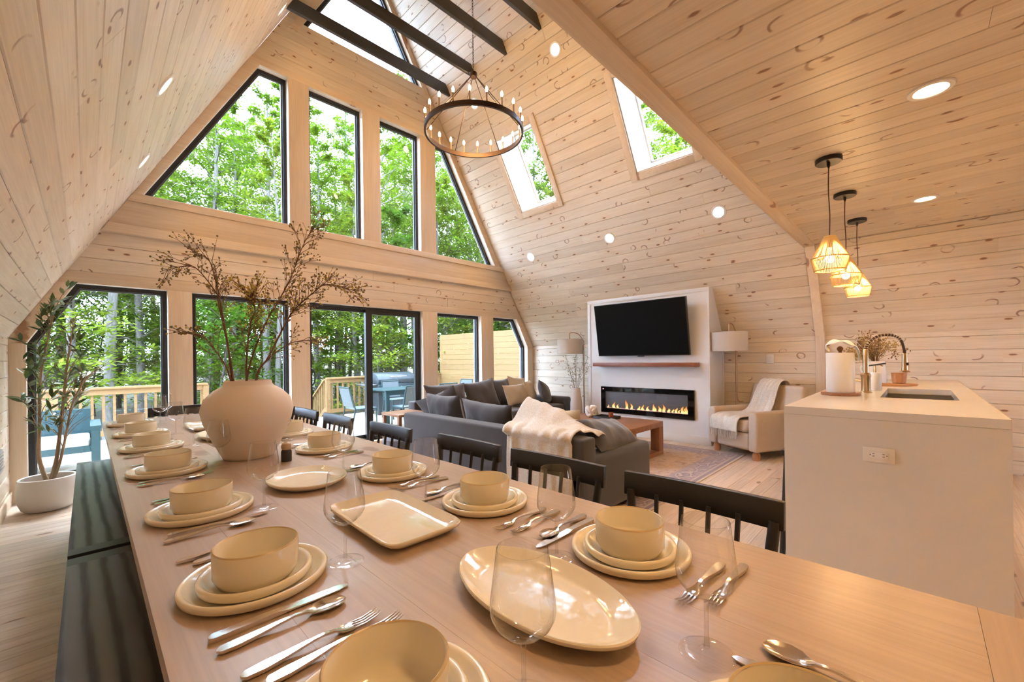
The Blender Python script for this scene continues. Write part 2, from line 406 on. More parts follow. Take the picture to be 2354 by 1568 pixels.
planking(cr, oR-vR*.006, -Y_, vR, -YC, -YB, (ZC-ZK)*kR, m=PINE, lens=(2.4, 4.7), seed=22)
# flat kitchen ceiling ----------------------------------------------
ck = struct('ceiling')
MB().box(xl(ZC)-.15, xr(ZC)+.15, YB, YC+.09, ZC+.014, ZC+.3).build('loft_floor', PINE, ck)
planking(ck, (xl(ZC), 0, ZC+.014), Y_, X_, YB, YC, xr(ZC)-xl(ZC), m=PINE, lens=(2.0, 3.8), seed=31)
# back wall (behind the camera), with an added daylight opening -------------------------------------
wb = struct('wall_back')
BX0, BX1, BZ0, BZ1 = 4.36, 5.02, .10, 2.10
for x0_, x1_, z0_, z1_ in ((XL-.2, BX0, 0, ZC), (BX1, XR+.2, 0, ZC), (BX0, BX1, 0, BZ0), (BX0, BX1, BZ1, ZC)): MB().box(x0_, x1_, YB-.15, YB, z0_, z1_).build('wall_core', PINE, wb)
MB().prism([(XL-.2, ZC), (XR+.2, ZC), (XRI, ZRI+.3)], 'y', YB-.15, YB).build('gable_core', PINE, wb)
fill_win = struct('window_12')  # unseen window, added to let neutral daylight in from behind
for k in range(2):
    x0_, x1_ = BX0+(BX1-BX0)*k/2, BX0+(BX1-BX0)*(k+1)/2
    fb_ = MB()
    for r_ in ((x0_, x0_+.05, BZ0, BZ1), (x1_-.05, x1_, BZ0, BZ1), (x0_+.05, x1_-.05, BZ0, BZ0+.05), (x0_+.05, x1_-.05, BZ1-.05, BZ1)): fb_.box(r_[0], r_[1], YB-.10, YB-.04, r_[2], r_[3])
    fb_.build('frame', BLACKM, fill_win); MB().box(x0_+.05, x1_-.05, YB-.073, YB-.067, BZ0+.05, BZ1-.05).build('pane', PANE, fill_win)
# loft edge beam and right post -------------------------------------
tb = struct('trim_1')
MB().box(xl(2.4)-.04, xr(2.4)+.03, YC, YC+.10, 2.395, 2.74).build('loft_beam', TRIM, tb, bevel=.004)
MB().prism([(XR+.03, 0), (XR+.03, ZK), (xr(2.4)+.04, 2.40), (xr(2.4)-.055, 2.40), (XR-.045, ZK-.015), (XR-.045, 0)], 'y', YC-.005, YC+.085).build('post', TRIMZ, tb, fix=True, bevel=.004)
# skylights ----------------------------------------------------------
def quadprism(b, o, u, v, n, u0, u1, v0, v1, n0, n1):
    pts = [o+u*p+v*q+n*k for k in (n0, n1) for p, q in ((u0, v0), (u1, v0), (u1, v1), (u0, v1))]
    return b.add(pts, [(3, 2, 1, 0), (4, 5, 6, 7), (0, 1, 5, 4), (1, 2, 6, 5), (2, 3, 7, 6), (3, 0, 4, 7)])
for i, (a, b_, c, d) in enumerate(SKY):
    s = struct('window_%d' % (10+i)); u = -Y_
    def qp(name, m, *ar, **k):
        b = MB(); quadprism(b, oR+nR*.014, u, vR, nR, *ar); return b.build(name, m, s, fix=True, **k)
    tw = .09
    for nm, r in (('casing', (a-tw, a, c-tw, d+tw)), ('casing', (b_, b_+tw, c-tw, d+tw)), ('casing', (a, b_, c-tw, c)), ('casing', (a, b_, d, d+tw))):
        qp(nm, TRIM, *r, 0, .022, bevel=.003)
    dep = -.46
    sh = abs(dep)/4
    for k in range(4):
        n1, n0 = -k*sh-.002, -(k+1)*sh+.002
        qp('shaft_board', WHITEWOOD, a-.002, a+.014, c, d, n0, n1); qp('shaft_board', WHITEWOOD, b_-.014, b_+.002, c, d, n0, n1)
        qp('shaft_board', WHITEWOOD, a, b_, c-.002, c+.014, n0, n1); qp('shaft_board', WHITEWOOD, a, b_, d-.014, d+.002, n0, n1)
    fb = MB()
    for r in ((a-.03, a+.035, c-.03, d+.03), (b_-.035, b_+.03, c-.03, d+.03), (a+.03, b_-.03, c-.03, c+.035), (a+.03, b_-.03, d-.035, d+.03)):
        quadprism(fb, oR+nR*.014, u, vR, nR, *r, dep-.05, dep)
    fb.build('frame', WHITEWOOD, s, fix=True)
    qp('pane', PANE, a, b_, c, d, dep-.03, dep-.026)
# gable wall ----------------------------------------------------------
ZT, ZS, ZU, ZB = 1.9445, 2.872, 4.711, 0.15
OPEN = {
 'window_1': [(-.370, ZB), (.592, ZB), (.592, ZT), (-.064, ZT), (-.370, 1.38)],
 'window_2': [(.793, ZB), (1.767, ZB), (1.767, ZT), (.793, ZT)],
 'door_1': [(1.994, .05), (3.687, .05), (3.687, ZT), (1.994, ZT)],
 'window_3': [(3.963, ZB), (4.907, ZB), (4.907, ZT), (3.963, ZT)],
 'window_4': [(5.194, ZB), (6.115, ZB), (6.115, 1.4075), (5.813, ZT), (5.194, ZT)],
 'window_5': [(.404, ZS), (1.773, ZS), (1.773, ZU), (1.463, ZU)],
 'window_6': [(2.018, ZS), (2.733, ZS), (2.733, ZU), (2.018, ZU)],
 'window_7': [(2.998, ZS), (3.676, ZS), (3.676, ZU), (2.998, ZU)],
 'window_8': [(3.963, ZS), (5.264, ZS), (4.19, ZU), (3.963, ZU)],
 'window_9': [(1.90, 5.36), (3.79, 5.36), (2.83, 7.02)]}
def span(poly, z):
    xs = []
    for i in range(len(poly)):
        (x0, z0), (x1, z1) = poly[i], poly[(i+1) % len(poly)]
        if (z0-z)*(z1-z) <= 0 and abs(z1-z0) > 1e-9: xs.append(x0+(x1-x0)*(z-z0)/(z1-z0))
    return (min(xs), max(xs)) if xs else None
def wall_cells(z0, z1, extra=0.0, opens=OPEN):
    """trapezoids (b0,b1,t0,t1) of solid wall between z0 and z1"""
    e = 1e-4; lo, hi = z0+e, z1-e
    segs = []
    for p in opens.values():
        a, b = span(p, lo), span(p, hi)
        if a and b: segs.append((a[0]-extra, a[1]+extra, b[0]-extra, b[1]+extra))
    segs.sort(); out = []; pb, pt = xl(lo), xl(hi)
    for s in segs:
        if s[0]-pb > 1e-3 or s[2]-pt > 1e-3: out.append((pb, s[0], pt, s[2]))
        pb, pt = s[1], s[3]
    if xr(lo)-pb > 1e-3: out.append((pb, xr(lo), pt, xr(hi)))
    return out
wg = struct('wall_gable')
zs = sorted({0.0, ZK, ZRI-.001, *[z for p in OPEN.values() for _, z in p]})
core = MB()
for z0, z1 in zip(zs, zs[1:]):
    if z1-z0 < 1e-3: continue
    for b0, b1, t0, t1 in wall_cells(z0, z1):
        core.prism([(b0, z0), (b1, z0), (t1, z1), (t0, z1)], 'y', G+.03, G+.22)
core.build('wall_core', WHITEWOOD, wg, fix=True)
def gplanks(z0, z1, seed):
    rng = random.Random(seed); z = z0
    while z < z1-.02:
        h = min(BW, z1-z)
        for b0, b1, t0, t1 in wall_cells(z, z+h):
            if max(b1-b0, t1-t0) < .03: continue
            cuts = [0]; 
            while True:
                L = rng.uniform(1.6, 3.4)
                if cuts[-1]+L > (b1-b0)-.5: break
                cuts.append(cuts[-1]+L)
            cuts.append(None)
            for i in range(len(cuts)-1):
                a0, c0 = (b0 if i == 0 else b0+cuts[i]), (t0 if i == 0 else b0+cuts[i])
                a1, c1 = (b1 if cuts[i+1] is None else b0+cuts[i+1]), (t1 if cuts[i+1] is None else b0+cuts[i+1])
                me = plank_mesh(PINE, h, 0.001, a1-a0-.001, c0-a0+.001, c1-a0-.001)
                link('plank', me, wg, mw=frame_m(Vector((a0, G+.016, z)), X_, Z_))
        z += BW
gplanks(2.055, 2.46, 41); gplanks(4.80, ZRI-.05, 42)
def gtrim(name, x0, x1, z0, z1, y0=G+.0, m=TRIM, y1=G+.035): return MB().box(x0, x1, y0, y1, z0, z1).build(name, m, wg, bevel=.003)
for a, b in ((XL, -.370), (.592, .793), (1.767, 1.994), (3.687, 3.963), (4.907, 5.194), (6.115, XR)):
    top = ZT if a > 0 and b < 6.2 else 1.38
    gtrim('window_post', a, b, .0, top, m=TRIMZ)
for a, b in ((-.370, .592), (.793, 1.767), (3.963, 4.907), (5.194, 6.115)): gtrim('apron_board', a, b, 0, ZB)
MB().prism([(xl(ZT)-.0, ZT), (xr(ZT), ZT), (xr(2.055), 2.055), (xl(2.055), 2.055)], 'y', G+.003, G+.035).build('header_board', TRIM, wg, fix=True, bevel=.003)
MB().prism([(XL, 1.38), (-.370, 1.38), (-.064, ZT), (xl(ZT), ZT), (XL, ZK)], 'y', G, G+.035).build('rake_board', TRIM, wg, fix=True, bevel=.003)
MB().prism([(XR, 1.38), (6.115, 1.38), (6.115, 1.4075), (5.813, ZT), (xr(ZT), ZT), (XR, ZK)], 'y', G, G+.035).build('rake_board', TRIM, wg, fix=True, bevel=.003)
# projecting ledge under the upper windows
for nm, z0, z1, yf in (('ledge_cap', 2.79, ZS, G-.045), ('ledge_face', 2.545, 2.79, G-.025), ('ledge_lip', 2.455, 2.545, G-.055)):
    MB().prism([(xl(z0)+.003, z0), (xr(z0)-.003, z0), (xr(z1)-.003, z1), (xl(z1)+.003, z1)], 'y', yf, G+.035).build(nm, TRIM, wg, fix=True, bevel=.005)
for a, b in ((1.773, 2.018), (2.733, 2.998), (3.676, 3.963)): gtrim('window_post', a, b, ZS, ZU, m=TRIMZ)
MB().prism([(xl(ZS), ZS), (.404, ZS), (1.463, ZU), (xl(ZU), ZU)], 'y', G, G+.035).build('rake_board', TRIM, wg, fix=True, bevel=.003)
MB().prism([(5.264, ZS), (xr(ZS), ZS), (xr(ZU), ZU), (4.19, ZU)], 'y', G, G+.035).build('rake_board', TRIM, wg, fix=True, bevel=.003)
MB().prism([(xl(ZU), ZU), (xr(ZU), ZU), (xr(4.80), 4.80), (xl(4.80), 4.80)], 'y', G+.003, G+.035).build('header_board', TRIM, wg, fix=True, bevel=.003)
for s in (0, 1):    # rake trim beside the peak window
    p = [(1.90, 5.36), (2.83, 7.02)] if s == 0 else [(3.79, 5.36), (2.83, 7.02)]
    sg = -1 if s == 0 else 1
    MB().prism([p[0], p[1], (p[1][0]+sg*.02, p[1][1]+.1), (p[0][0]+sg*.10, p[0][1])], 'y', G, G+.035).build('rake_board', TRIM, wg, fix=True)
MB().box(XL, XL+.014, 2.0, G, 0, .11).build('baseboard', TRIM, wl, bevel=.002)
def inset(poly, d):
    n = len(poly); out = []
    A = sum(poly[i][0]*poly[(i+1) % n][1]-poly[(i+1) % n][0]*poly[i][1] for i in range(n)); sg = 1 if A > 0 else -1
    for i in range(n):
        p0, p1, p2 = Vector(poly[i-1]), Vector(poly[i]), Vector(poly[(i+1) % n])
        d1, d2 = (p1-p0).normalized(), (p2-p1).normalized()
        n1, n2 = Vector((-d1.y, d1.x))*sg, Vector((-d2.y, d2.x))*sg
        k = d/(1+n1.dot(n2)); out.append(tuple(p1+(n1+n2)*k))
    return out
def ring(poly, d, y0, y1, name, m, parent, **k):
    q = inset(poly, d); n = len(poly); b = MB()
    vs = [(x, y, z) for y in (y0, y1) for P in (poly, q) for x, z in P]
    fs = []
    for i in range(n):
        j = (i+1) % n
        fs += [(i, j, n+j, n+i), (2*n+i, 3*n+i, 3*n+j, 2*n+j), (i, 2*n+i, 2*n+j, j), (n+i, n+j, 3*n+j, 3*n+i)]
    b.add(vs, fs); return b.build(name, m, parent, fix=True, **k), q
for nm, poly in OPEN.items():
    if nm == 'door_1': continue
    s = struct(nm)
    y0 = G+.095 if nm != 'window_9' else G+.06
    _, q = ring(poly, .038, y0, y0+.075, 'frame', BLACKM, s)
    MB().prism(inset(q, -.004), 'y', y0+.04, y0+.046).build('pane', PANE, s, fix=True)
    ring(q, .012, y0+.028, y0+.055, 'glazing_bead', mat('bead_grey', (.10, .11, .12), .4) if 'bead_grey' not in bpy.data.materials else bpy.data.materials['bead_grey'], s)
d1 = struct('door_1'); dp = OPEN['door_1']
_, q = ring(dp, .03, G+.075, G+.19, 'frame', BLACKM, d1)
x0, x1, z0, z1 = 2.024, 3.657, .08, ZT-.03
xm0, xm1 = 2.775, 2.875
lp = [(x0, z0), (xm1-.01, z0), (xm1-.01, z1), (x0, z1)]; rp = [(xm0+.01, z0), (x1, z0), (x1, z1), (xm0+.01, z1)]
for P, y0, wd in ((lp, G+.135, .040), (rp, G+.085, .065)):
    f, q = ring(P, wd, y0, y0+.04, 'sliding_panel', BLACKM, d1)
    MB().prism(inset(q, -.004), 'y', y0+.017, y0+.023).build('pane', PANE, f, fix=True)
MB().box(xm0+.005, xm1, G+.075, G+.13, z0, z1).build('meeting_stile', BLACKM, d1)
MB().tube(smooth_curve([(2.035, G+.12, .86), (2.06, G+.07, .90), (2.068, G+.055, .98), (2.06, G+.07, 1.06), (2.035, G+.12, 1.10)], 5), .009, 8).build('door_handle', BLACKM, d1, smooth=True)
MB().box(1.96, 3.72, G-.06, G+.12, 0, .05).build('threshold', TRIM, d1, bevel=.004)
# collar beams ---------------------------------------------------------
for k, y in enumerate((5.13, 4.53, 3.89, 3.29)):
    z0, z1 = 5.25, 5.40
    b = MB().prism([(xl(z0)+.004, z0), (xr(z0)-.004, z0), (xr(z1)-.004, z1), (xl(z1)+.004, z1)], 'y', y, y+.045).build('collar_beam', BEAMB, None, fix=True, bevel=.003)
    tag(b, ['black ceiling beam closest to the window wall, crossing under the peak window', 'second black ceiling beam out from the window wall', 'third black ceiling beam out from the window wall', 'black ceiling beam nearest the pine loft beam'][k], 'beam', 'black ceiling beams')
# wall vent and switch plate
v = thing('wall_vent', 'grey wall vent low on the left wall beside the potted olive', 'vent', (XL+.001, 4.87, .38))
MB().box(0, .012, -.17, .17, 0, .17).build('vent_frame', mat('vent_grey', (.45, .44, .43), .5), v, bevel=.002)
for k in range(6): MB().bar((.014, -.15, .025+k*.024), (.014, .15, .025+k*.024), .006, .012).build('louvre', bpy.data.materials['vent_grey'], v)
v = thing('switch_plate', 'white switch plate on the pine wall above the armchair', 'switch', (XR-.001, 1.4, 1.14))
MB().box(-.008, 0, -.045, .045, -.06, .06).build('plate', WHITEP, v, bevel=.003)
MB().box(-.013, -.007, -.016, .016, -.032, .032).build('rocker', WHITEP, v, bevel=.002)

# recessed lights --------------------------------------------------------
SPOTMAT = mat('light_trim_ring', (.85, .83, .80), .4)
def recessed(loc, n, label, watts, r=.062):
    n = Vector(n).normalized(); q = Vector((0, 0, 1)).rotation_difference(n)
    t = thing('recessed_light', label, 'ceiling light', loc, 0, 'recessed ceiling lights'); t.rotation_mode = 'QUATERNION'; t.rotation_quaternion = q
    MB().lathe([(r, .002), (r+.004, .007), (r+.022, .006), (r+.026, 0), (r, 0)], 28).build('trim_ring', SPOTMAT, t, smooth=True)
    b = MB(); b.add([(r*math.cos(2*PI*k/28), r*math.sin(2*PI*k/28), .003) for k in range(28)], [tuple(range(28))]); b.build('lens', LENS, t)
    ld = bpy.data.lights.new('recessed_light_lamp', 'AREA'); ld.shape = 'DISK'; ld.size = r*1.9; ld.energy = watts; ld.color = LAMP; ld.spread = math.radians(150)
    lo = bpy.data.objects.new('lamp', ld); COL.objects.link(lo); lo.parent = t; lo.location = (0, 0, .012); lo.rotation_euler = (PI, 0, 0)
    return t
def sl_pt(side, y, z):
    return ((xl(z) if side < 0 else xr(z)), y, z)
WS = 4.8; WK = 9.5
nmL = nL; nmR = nR
ordn = ['nearest the camera', 'in the middle', 'nearest the window wall']
for k, y in enumerate((1.72, 3.225, 4.765)):
    recessed(Vector(sl_pt(1, y, 2.93))+nmR*.001, nmR, 'round recessed light low on the right pine slope, '+ordn[k], WS)
    recessed(Vector(sl_pt(1, y-.03, 5.02))+nmR*.001, nmR, 'round recessed light high on the right pine slope, '+ordn[k], WS)
    recessed(Vector(sl_pt(-1, (1.75, 3.315, 4.69)[k], 2.91))+nmL*.001, nmL, 'round recessed light low on the left pine slope, '+ordn[k], WS)
recessed(Vector(sl_pt(-1, 4.95, 5.05))+nmL*.001, nmL, 'round recessed light high on the left slope beside the black beams', WS*.6)
recessed(Vector(sl_pt(-1, 3.2, 5.05))+nmL*.001, nmL, 'round recessed light high on the left slope, out of frame', WS*.6)
for x, y, lab in ((2.75, -.05, 'large round recessed light over the near end of the white island'), (4.66, -.045, 'round recessed light over the far end of the white island'),
                  (.9, -.05, 'round recessed light in the flat ceiling above the table end'), (2.75, -1.7, 'recessed light of the kitchen behind the camera, middle'),
                  (4.66, -1.7, 'recessed light of the kitchen behind the camera, far'), (.9, -1.7, 'recessed light of the kitchen behind the camera, near')):
    recessed((x, y, ZC-.001), (0, 0, -1), lab, WK, .058)
# ------------------------------------------------------------------ dining tables, benches, chairs
ZT_ = 0.74
def dining_table(y0, y1, label):
    x0, x1 = .079, 1.117
    t = thing('dining_table', label, 'table', ((x0+x1)/2, (y0+y1)/2, 0)); hx, hy = (x1-x0)/2, (y1-y0)/2; th = .036; bw = .15
    n = 6; w = 2*hx/n
    for k in range(n):
        MB().box(-hx+k*w+.0002, -hx+(k+1)*w-.0002, -hy+bw, hy-bw, ZT_-th, ZT_).build('top_board', TABLEW, t)
    for s in (-1, 1):
        e = MB().box(-hy*0-hx, hx, min(s*hy, s*(hy-bw+.0006)), max(s*hy, s*(hy-bw+.0006)), ZT_-th, ZT_).build('end_board', TABLEX, t)
    MB().box(-hx+.08, -hx+.10, -hy+.12, hy-.12, ZT_-th-.09, ZT_-th).build('apron', TABLEW, t)
    MB().box(hx-.10, hx-.08, -hy+.12, hy-.12, ZT_-th-.09, ZT_-th).build('apron', TABLEW, t)
    for sx in (-1, 1):
        for sy in (-1, 1):
            MB().box(sx*(hx-.09)-.045, sx*(hx-.09)+.045, sy*(hy-.11)-.045, sy*(hy-.11)+.045, 0, ZT_-th).build('leg', TABLEZ, t, bevel=.004)
    return t
TABLEX = wood('table_wood_cross', (.52, .395, .31), (.46, .34, .255), None, 0.0, rough=0.30, var=0.10, axis=0, streak=0.5, gscale=0.8)
TABLEZ = wood('table_wood_leg', (.52, .395, .31), (.46, .34, .255), None, 0.0, rough=0.35, var=0.10, axis=2, streak=0.5)
dining_table(-.22, 2.3045, 'long brown wooden dining table nearest the camera, set with cream plates')
dining_table(2.3055, 4.56, 'brown wooden dining table at the window end, under the big vase')
def bench(y0, y1, label):
    t = thing('bench', label, 'bench', (.12, (y0+y1)/2, 0), 0, 'black dining benches'); hy = (y1-y0)/2; hx = .18; zt = .45
    MB().box(-hx, hx, -hy+.075, hy-.075, zt-.035, zt).build('seat_board', BLACKW, t)
    for s in (-1, 1):
        MB().box(-hx, hx, min(s*hy, s*(hy-.074)), max(s*hy, s*(hy-.074)), zt-.035, zt).build('end_board', BLACKWX, t)
        for sx in (-1, 1):
            MB().box(sx*(hx-.05)-.03, sx*(hx-.05)+.03, s*(hy-.12)-.03, s*(hy-.12)+.03, 0, zt-.035).build('leg', BLACKW, t, bevel=.003)
    MB().bar((0, -hy+.12, .2), (0, hy-.12, .2), .03, .05).build('stretcher', BLACKW, t)
BLACKWX = mat('black_stained_ash_cross', (.035, .036, .04), 0.36)
bench(2.37, 4.53, 'black wood-grain bench farther along the left side of the table')
bench(-.1, 2.33, 'black wood-grain bench closest to the camera, left of the table')

def make_chair():
    t = thing('dining_chair', 'black spindle-back chair', 'chair', (0, 0, 0), 0, 'black spindle-back chairs round the table')
    # back towards +y, front -y
    MB().prism([(-.22, -.20), (.22, -.20), (.20, .20), (-.20, .20)], 'z', .425, .455).build('seat', BLACKP, t, fix=True, bevel=.008)
    for s in (-1, 1):
        MB().tube([(s*.19, -.17, .43), (s*.205, -.195, 0)], [.019, .014], 10).build('leg', BLACKP, t, smooth=True)
        MB().tube([(s*.175, .165, .43), (s*.195, .215, 0)], [.019, .014], 10).build('leg', BLACKP, t, smooth=True)
        MB().tube([(s*.185, .175, .45), (s*.20, .20, .60), (s*.213, .222, .745)], [.017, .016, .015], 10).build('back_post', BLACKP, t, smooth=True)
        MB().tube([(s*.197, -.18, .20), (s*.185, .19, .22)], .010, 8).build('stretcher', BLACKP, t, smooth=True)
    for k in range(4):
        x = -.12+.08*k
        MB().tube([(x*.95, .183, .45), (x*1.02, .222, .745)], .0075, 8).build('spindle', BLACKP, t, smooth=True)
    b = MB(); n = 12; vs = []
    for i in range(n+1):
        u = -1+2*i/n; x = u*.236; yy = .235-.012*u*u
        for dy, z in ((-.011, .725), (.011, .725), (.015, .803), (-.007, .803)): vs.append((x, yy+dy, z))
    fs = [(4*i+a, 4*i+(a+1) % 4, 4*i+4+(a+1) % 4, 4*i+4+a) for i in range(n) for a in range(4)]+[(3, 2, 1, 0), (4*n, 4*n+1, 4*n+2, 4*n+3)]
    b.add(vs, fs).build('top_rail', BLACKP, t, fix=True, bevel=.003)
    return t
ch0 = make_chair(); ch_used = False
def place_chair(x, y, rz, label):
    global ch_used
    c = ch0 if not ch_used else copy_tree(ch0); ch_used = True
    c.location = (x, y, 0); c.rotation_euler = (0, 0, rz); c['label'] = label
nth = ['nearest the camera', 'second from the camera', 'third from the camera', 'fourth from the camera', 'fifth from the camera', 'sixth from the camera', 'half hidden behind the big vase']
for k, y in enumerate((.497, 1.05, 1.595, 2.29, 2.99, 3.57, 4.10)):
    place_chair(1.315-.235-(.0, .0, .0, .03, .05, .06, .06)[k], y, -PI/2, 'black spindle-back chair on the sofa side of the table, '+nth[k])
place_chair(.60, 4.56, 0, 'black spindle-back chair at the window end of the table')

# ------------------------------------------------------------------ tableware
def lathe_mesh(name, prof, m, seg=40, sx=1, sy=1):
    return MB().lathe(prof, seg, sx=sx, sy=sy).mesh(name, m, smooth=True, angle=0.9)
def plate_prof(r, h, th=.006):
    return [(.0001, .003), (r-.035, .003), (r-.022, .006), (r-.012, h-.004), (r-.006, h), (r-.002, h-.001), (r, h-.005), (r-.002, h*.35), (r-.014, .0), (r*.6, 0), (.0001, 0)]
ME_DIN = lathe_mesh('dinner_plate', plate_prof(.135, .022), CREAM, 56)
ME_SAL = lathe_mesh('salad_plate', plate_prof(.105, .024), CREAM, 48)
rb, hb = .078, .074
ME_BOWL = lathe_mesh('bowl', [(.0001, .005), (rb-.022, .005), (rb-.008, .012), (rb-.0045, .026), (rb-.004, hb-.002), (rb-.002, hb), (rb, hb-.002), (rb-.0005, .020), (rb-.008, .006), (rb-.02, 0), (.0001, 0)], CREAM, 48)
GOLD = mat('tan_rim', (.60, .46, .26), .3)
def rimline(r, z): return MB().lathe([(r-.0042, z-.0012), (r-.0021, z+.0004), (r+.0002, z-.0022)], 48).mesh('rim_line', GOLD, smooth=True)
ME_RB = rimline(rb, hb)
gp = [(.0001, .0032), (.030, .0028), (.0385, .0022), (.040, .001), (.0385, 0), (.0001, 0)]
ME_GFOOT = lathe_mesh('foot', [(.0035, .011), (.006, .007), (.014, .0042), (.030, .0030), (.0385, .0024), (.041, .0012), (.0405, 0.0002)], GLASSF, 40)
ME_GSTEM = lathe_mesh('stem', [(.0045, .009), (.0034, .03), (.0032, .07), (.0042, .083), (.008, .088)], GLASSW, 16)
ME_GBOWL = lathe_mesh('glass_bowl', [(.006, .0865), (.016, .0895), (.028, .097), (.038, .107), (.0433, .118), (.0445, .127), (.0438, .138), (.041, .160), (.0375, .186), (.0348, .206), (.0343, .207), (.0338, .206)], GLASSW, 48)
def wine_glass(x, y, label):
    t = thing('wine_glass', label, 'wine glass', (x, y, ZT_), R_.uniform(0, 6), 'stemmed wine glasses on the table')
    link('foot', ME_GFOOT, t); link('stem', ME_GSTEM, t); link('glass_bowl', ME_GBOWL, t)
# cutlery: along +x from handle (x=0) to tip
def flat_curve(stations, nz=5):
    """stations: (x, z, halfwidth, thickness, cup)"""
    vs = []; m = 7
    for (x, z, w, th, cup) in stations:
        for k in range(m):
            u = -1+2*k/(m-1); vs.append((x, u*w, z+cup*u*u))
        for k in range(m):
            u = 1-2*k/(m-1); vs.append((x, u*w, z+cup*u*u-th))
    n = len(stations); r = 2*m
    fs = [(i*r+k, (i+1)*r+k, (i+1)*r+(k+1) % r, i*r+(k+1) % r) for i in range(n-1) for k in range(r)]
    fs += [tuple(range(r)), tuple(range(n*r-1, (n-1)*r-1, -1))]
    return vs, fs
HANDLE = [(0, .0075, .002, .003, 0), (.006, .008, .0085, .005, 0), (.03, .0085, .0098, .0055, 0), (.06, .010, .0075, .005, 0), (.09, .0125, .0045, .004, 0), (.115, .0135, .0030, .0035, 0), (.135, .011, .0035, .0035, 0)]
def mk_cut(name, st, extra=None, mirror_w=1.0):
    b = MB(); b.add(*flat_curve(st))
    if extra: extra(b)
    return b.mesh(name, STEEL, smooth=True, fix=True, angle=0.8)
ME_SPOON = mk_cut('spoon', HANDLE+[(.143, .006, .010, .002, .002), (.155, .0035, .0185, .0015, .006), (.17, .003, .0215, .0015, .0075), (.188, .0035, .0195, .0015, .0065), (.20, .006, .011, .0015, .003), (.204, .0075, .003, .0015, 0)])
def tines(b):
    for k in range(4):
        y = -.0096+.0064*k; b.tube([(.165, y, .0045), (.185, y, .0035), (.205, y, .0075), (.213, y, .0105)], [.0017, .0016, .0013, .0006], 6)
ME_FORK = mk_cut('fork', HANDLE+[(.145, .0055, .009, .002, .001), (.155, .0045, .0118, .0018, .0015), (.168, .0045, .0118, .0018, .0012)], tines)
ME_KNIFE = mk_cut('knife', [(0, .009, .003, .007, 0), (.006, .0095, .0085, .009, 0), (.05, .0095, .0088, .009, 0), (.10, .009, .0075, .008, 0), (.112, .008, .0085, .006, 0), (.118, .0065, .0095, .003, 0), (.17, .0055, .0105, .0022, 0), (.21, .005, .010, .002, 0), (.228, .0045, .006, .0016, 0), (.234, .004, .001, .0012, 0)])
def setting(x, y, face, where, key):
    """face: direction the diner faces (angle); utensils laid along it"""
    a = face; ca, sa = math.cos(a), math.sin(a)
    def at(fx, rt): return (x+fx*ca+rt*sa, y+fx*sa-rt*ca)       # fx forward, rt to the diner's right
    d = tag(link('dinner_plate', ME_DIN, loc=(x, y, ZT_), rot=(0, 0, R_.uniform(0, 6))), 'large cream dinner plate under the stack, '+where, 'plate', 'cream dinner plates')
    s = tag(link('salad_plate', ME_SAL, loc=(x, y, ZT_+.0042)), 'smaller cream plate between dinner plate and bowl, '+where, 'plate', 'cream salad plates')
    b = thing('bowl', 'straight-sided cream bowl on top of the stack, '+where, 'bowl', (x, y, ZT_+.0084), 0, 'cream bowls'); link('bowl_body', ME_BOWL, b); link('rim_line', ME_RB, b)
    j = lambda s_: R_.uniform(-s_, s_)
    for nm, me, rt, fx, lab in (('knife', ME_KNIFE, .165, -.105, 'dinner knife'), ('spoon', ME_SPOON, .205, -.115, 'spoon'), ('fork', ME_FORK, -.175, -.09, 'inner fork'), ('fork', ME_FORK, -.212, -.105, 'outer fork')):
        p = at(fx+j(.008), rt+j(.004))
        tag(link(nm, me, loc=(p[0], p[1], ZT_), rot=(0, 0, a+j(.05))), 'silver %s beside the plates %s' % (lab, key), nm, 'silver %ss' % nm)
ordL = ['nearest', 'second', 'third', 'fourth', 'fifth', 'sixth', 'farthest']
for k, (x, y) in enumerate(((.262, .485), (.245, .995), (.243, 1.57), (.235, 2.255), (.238, 2.92), (.236, 3.53), (.225, 4.16))):
    setting(x, y, 0, '%s setting on the bench side' % ordL[k], 'at the %s setting on the bench side' % ordL[k])
for k, (x, y) in enumerate(((.884, .488), (.876, .985), (.852, 1.51), (.850, 2.19), (.872, 2.79))):
    setting(x, y, PI, '%s setting on the chair side' % ordL[k], 'at the %s setting on the chair side' % ordL[k])
setting(.525, .085, PI/2, 'setting at the near end of the table', 'at the near end of the table')
for x, y, lab in ((.403, .38, 'nearest wine glass, in front of the oval platter'), (.664, .238, 'wine glass at the right beside the near end setting'), (.748, .597, 'wine glass of the nearest setting on the chair side'),
                  (.407, .937, 'wine glass beside the left corner of the rectangular platter'), (.383, 1.467, 'wine glass left of the round platter'), (.742, 1.112, 'wine glass beyond the rectangular platter, chair side'),
                  (.732, 1.692, 'wine glass beyond the round platter, chair side'), (.397, 2.175, 'wine glass in front of the left of the big vase'), (.407, 2.86, 'wine glass just left of the big vase'),
                  (.392, 3.394, 'wine glass second left of the big vase'), (.376, 4.037, 'wine glass at the far left, bench side'), (.429, 4.24, 'farthest wine glass at the window end'), (.752, 2.52, 'wine glass right behind the big vase')):
    wine_glass(x, y, lab)
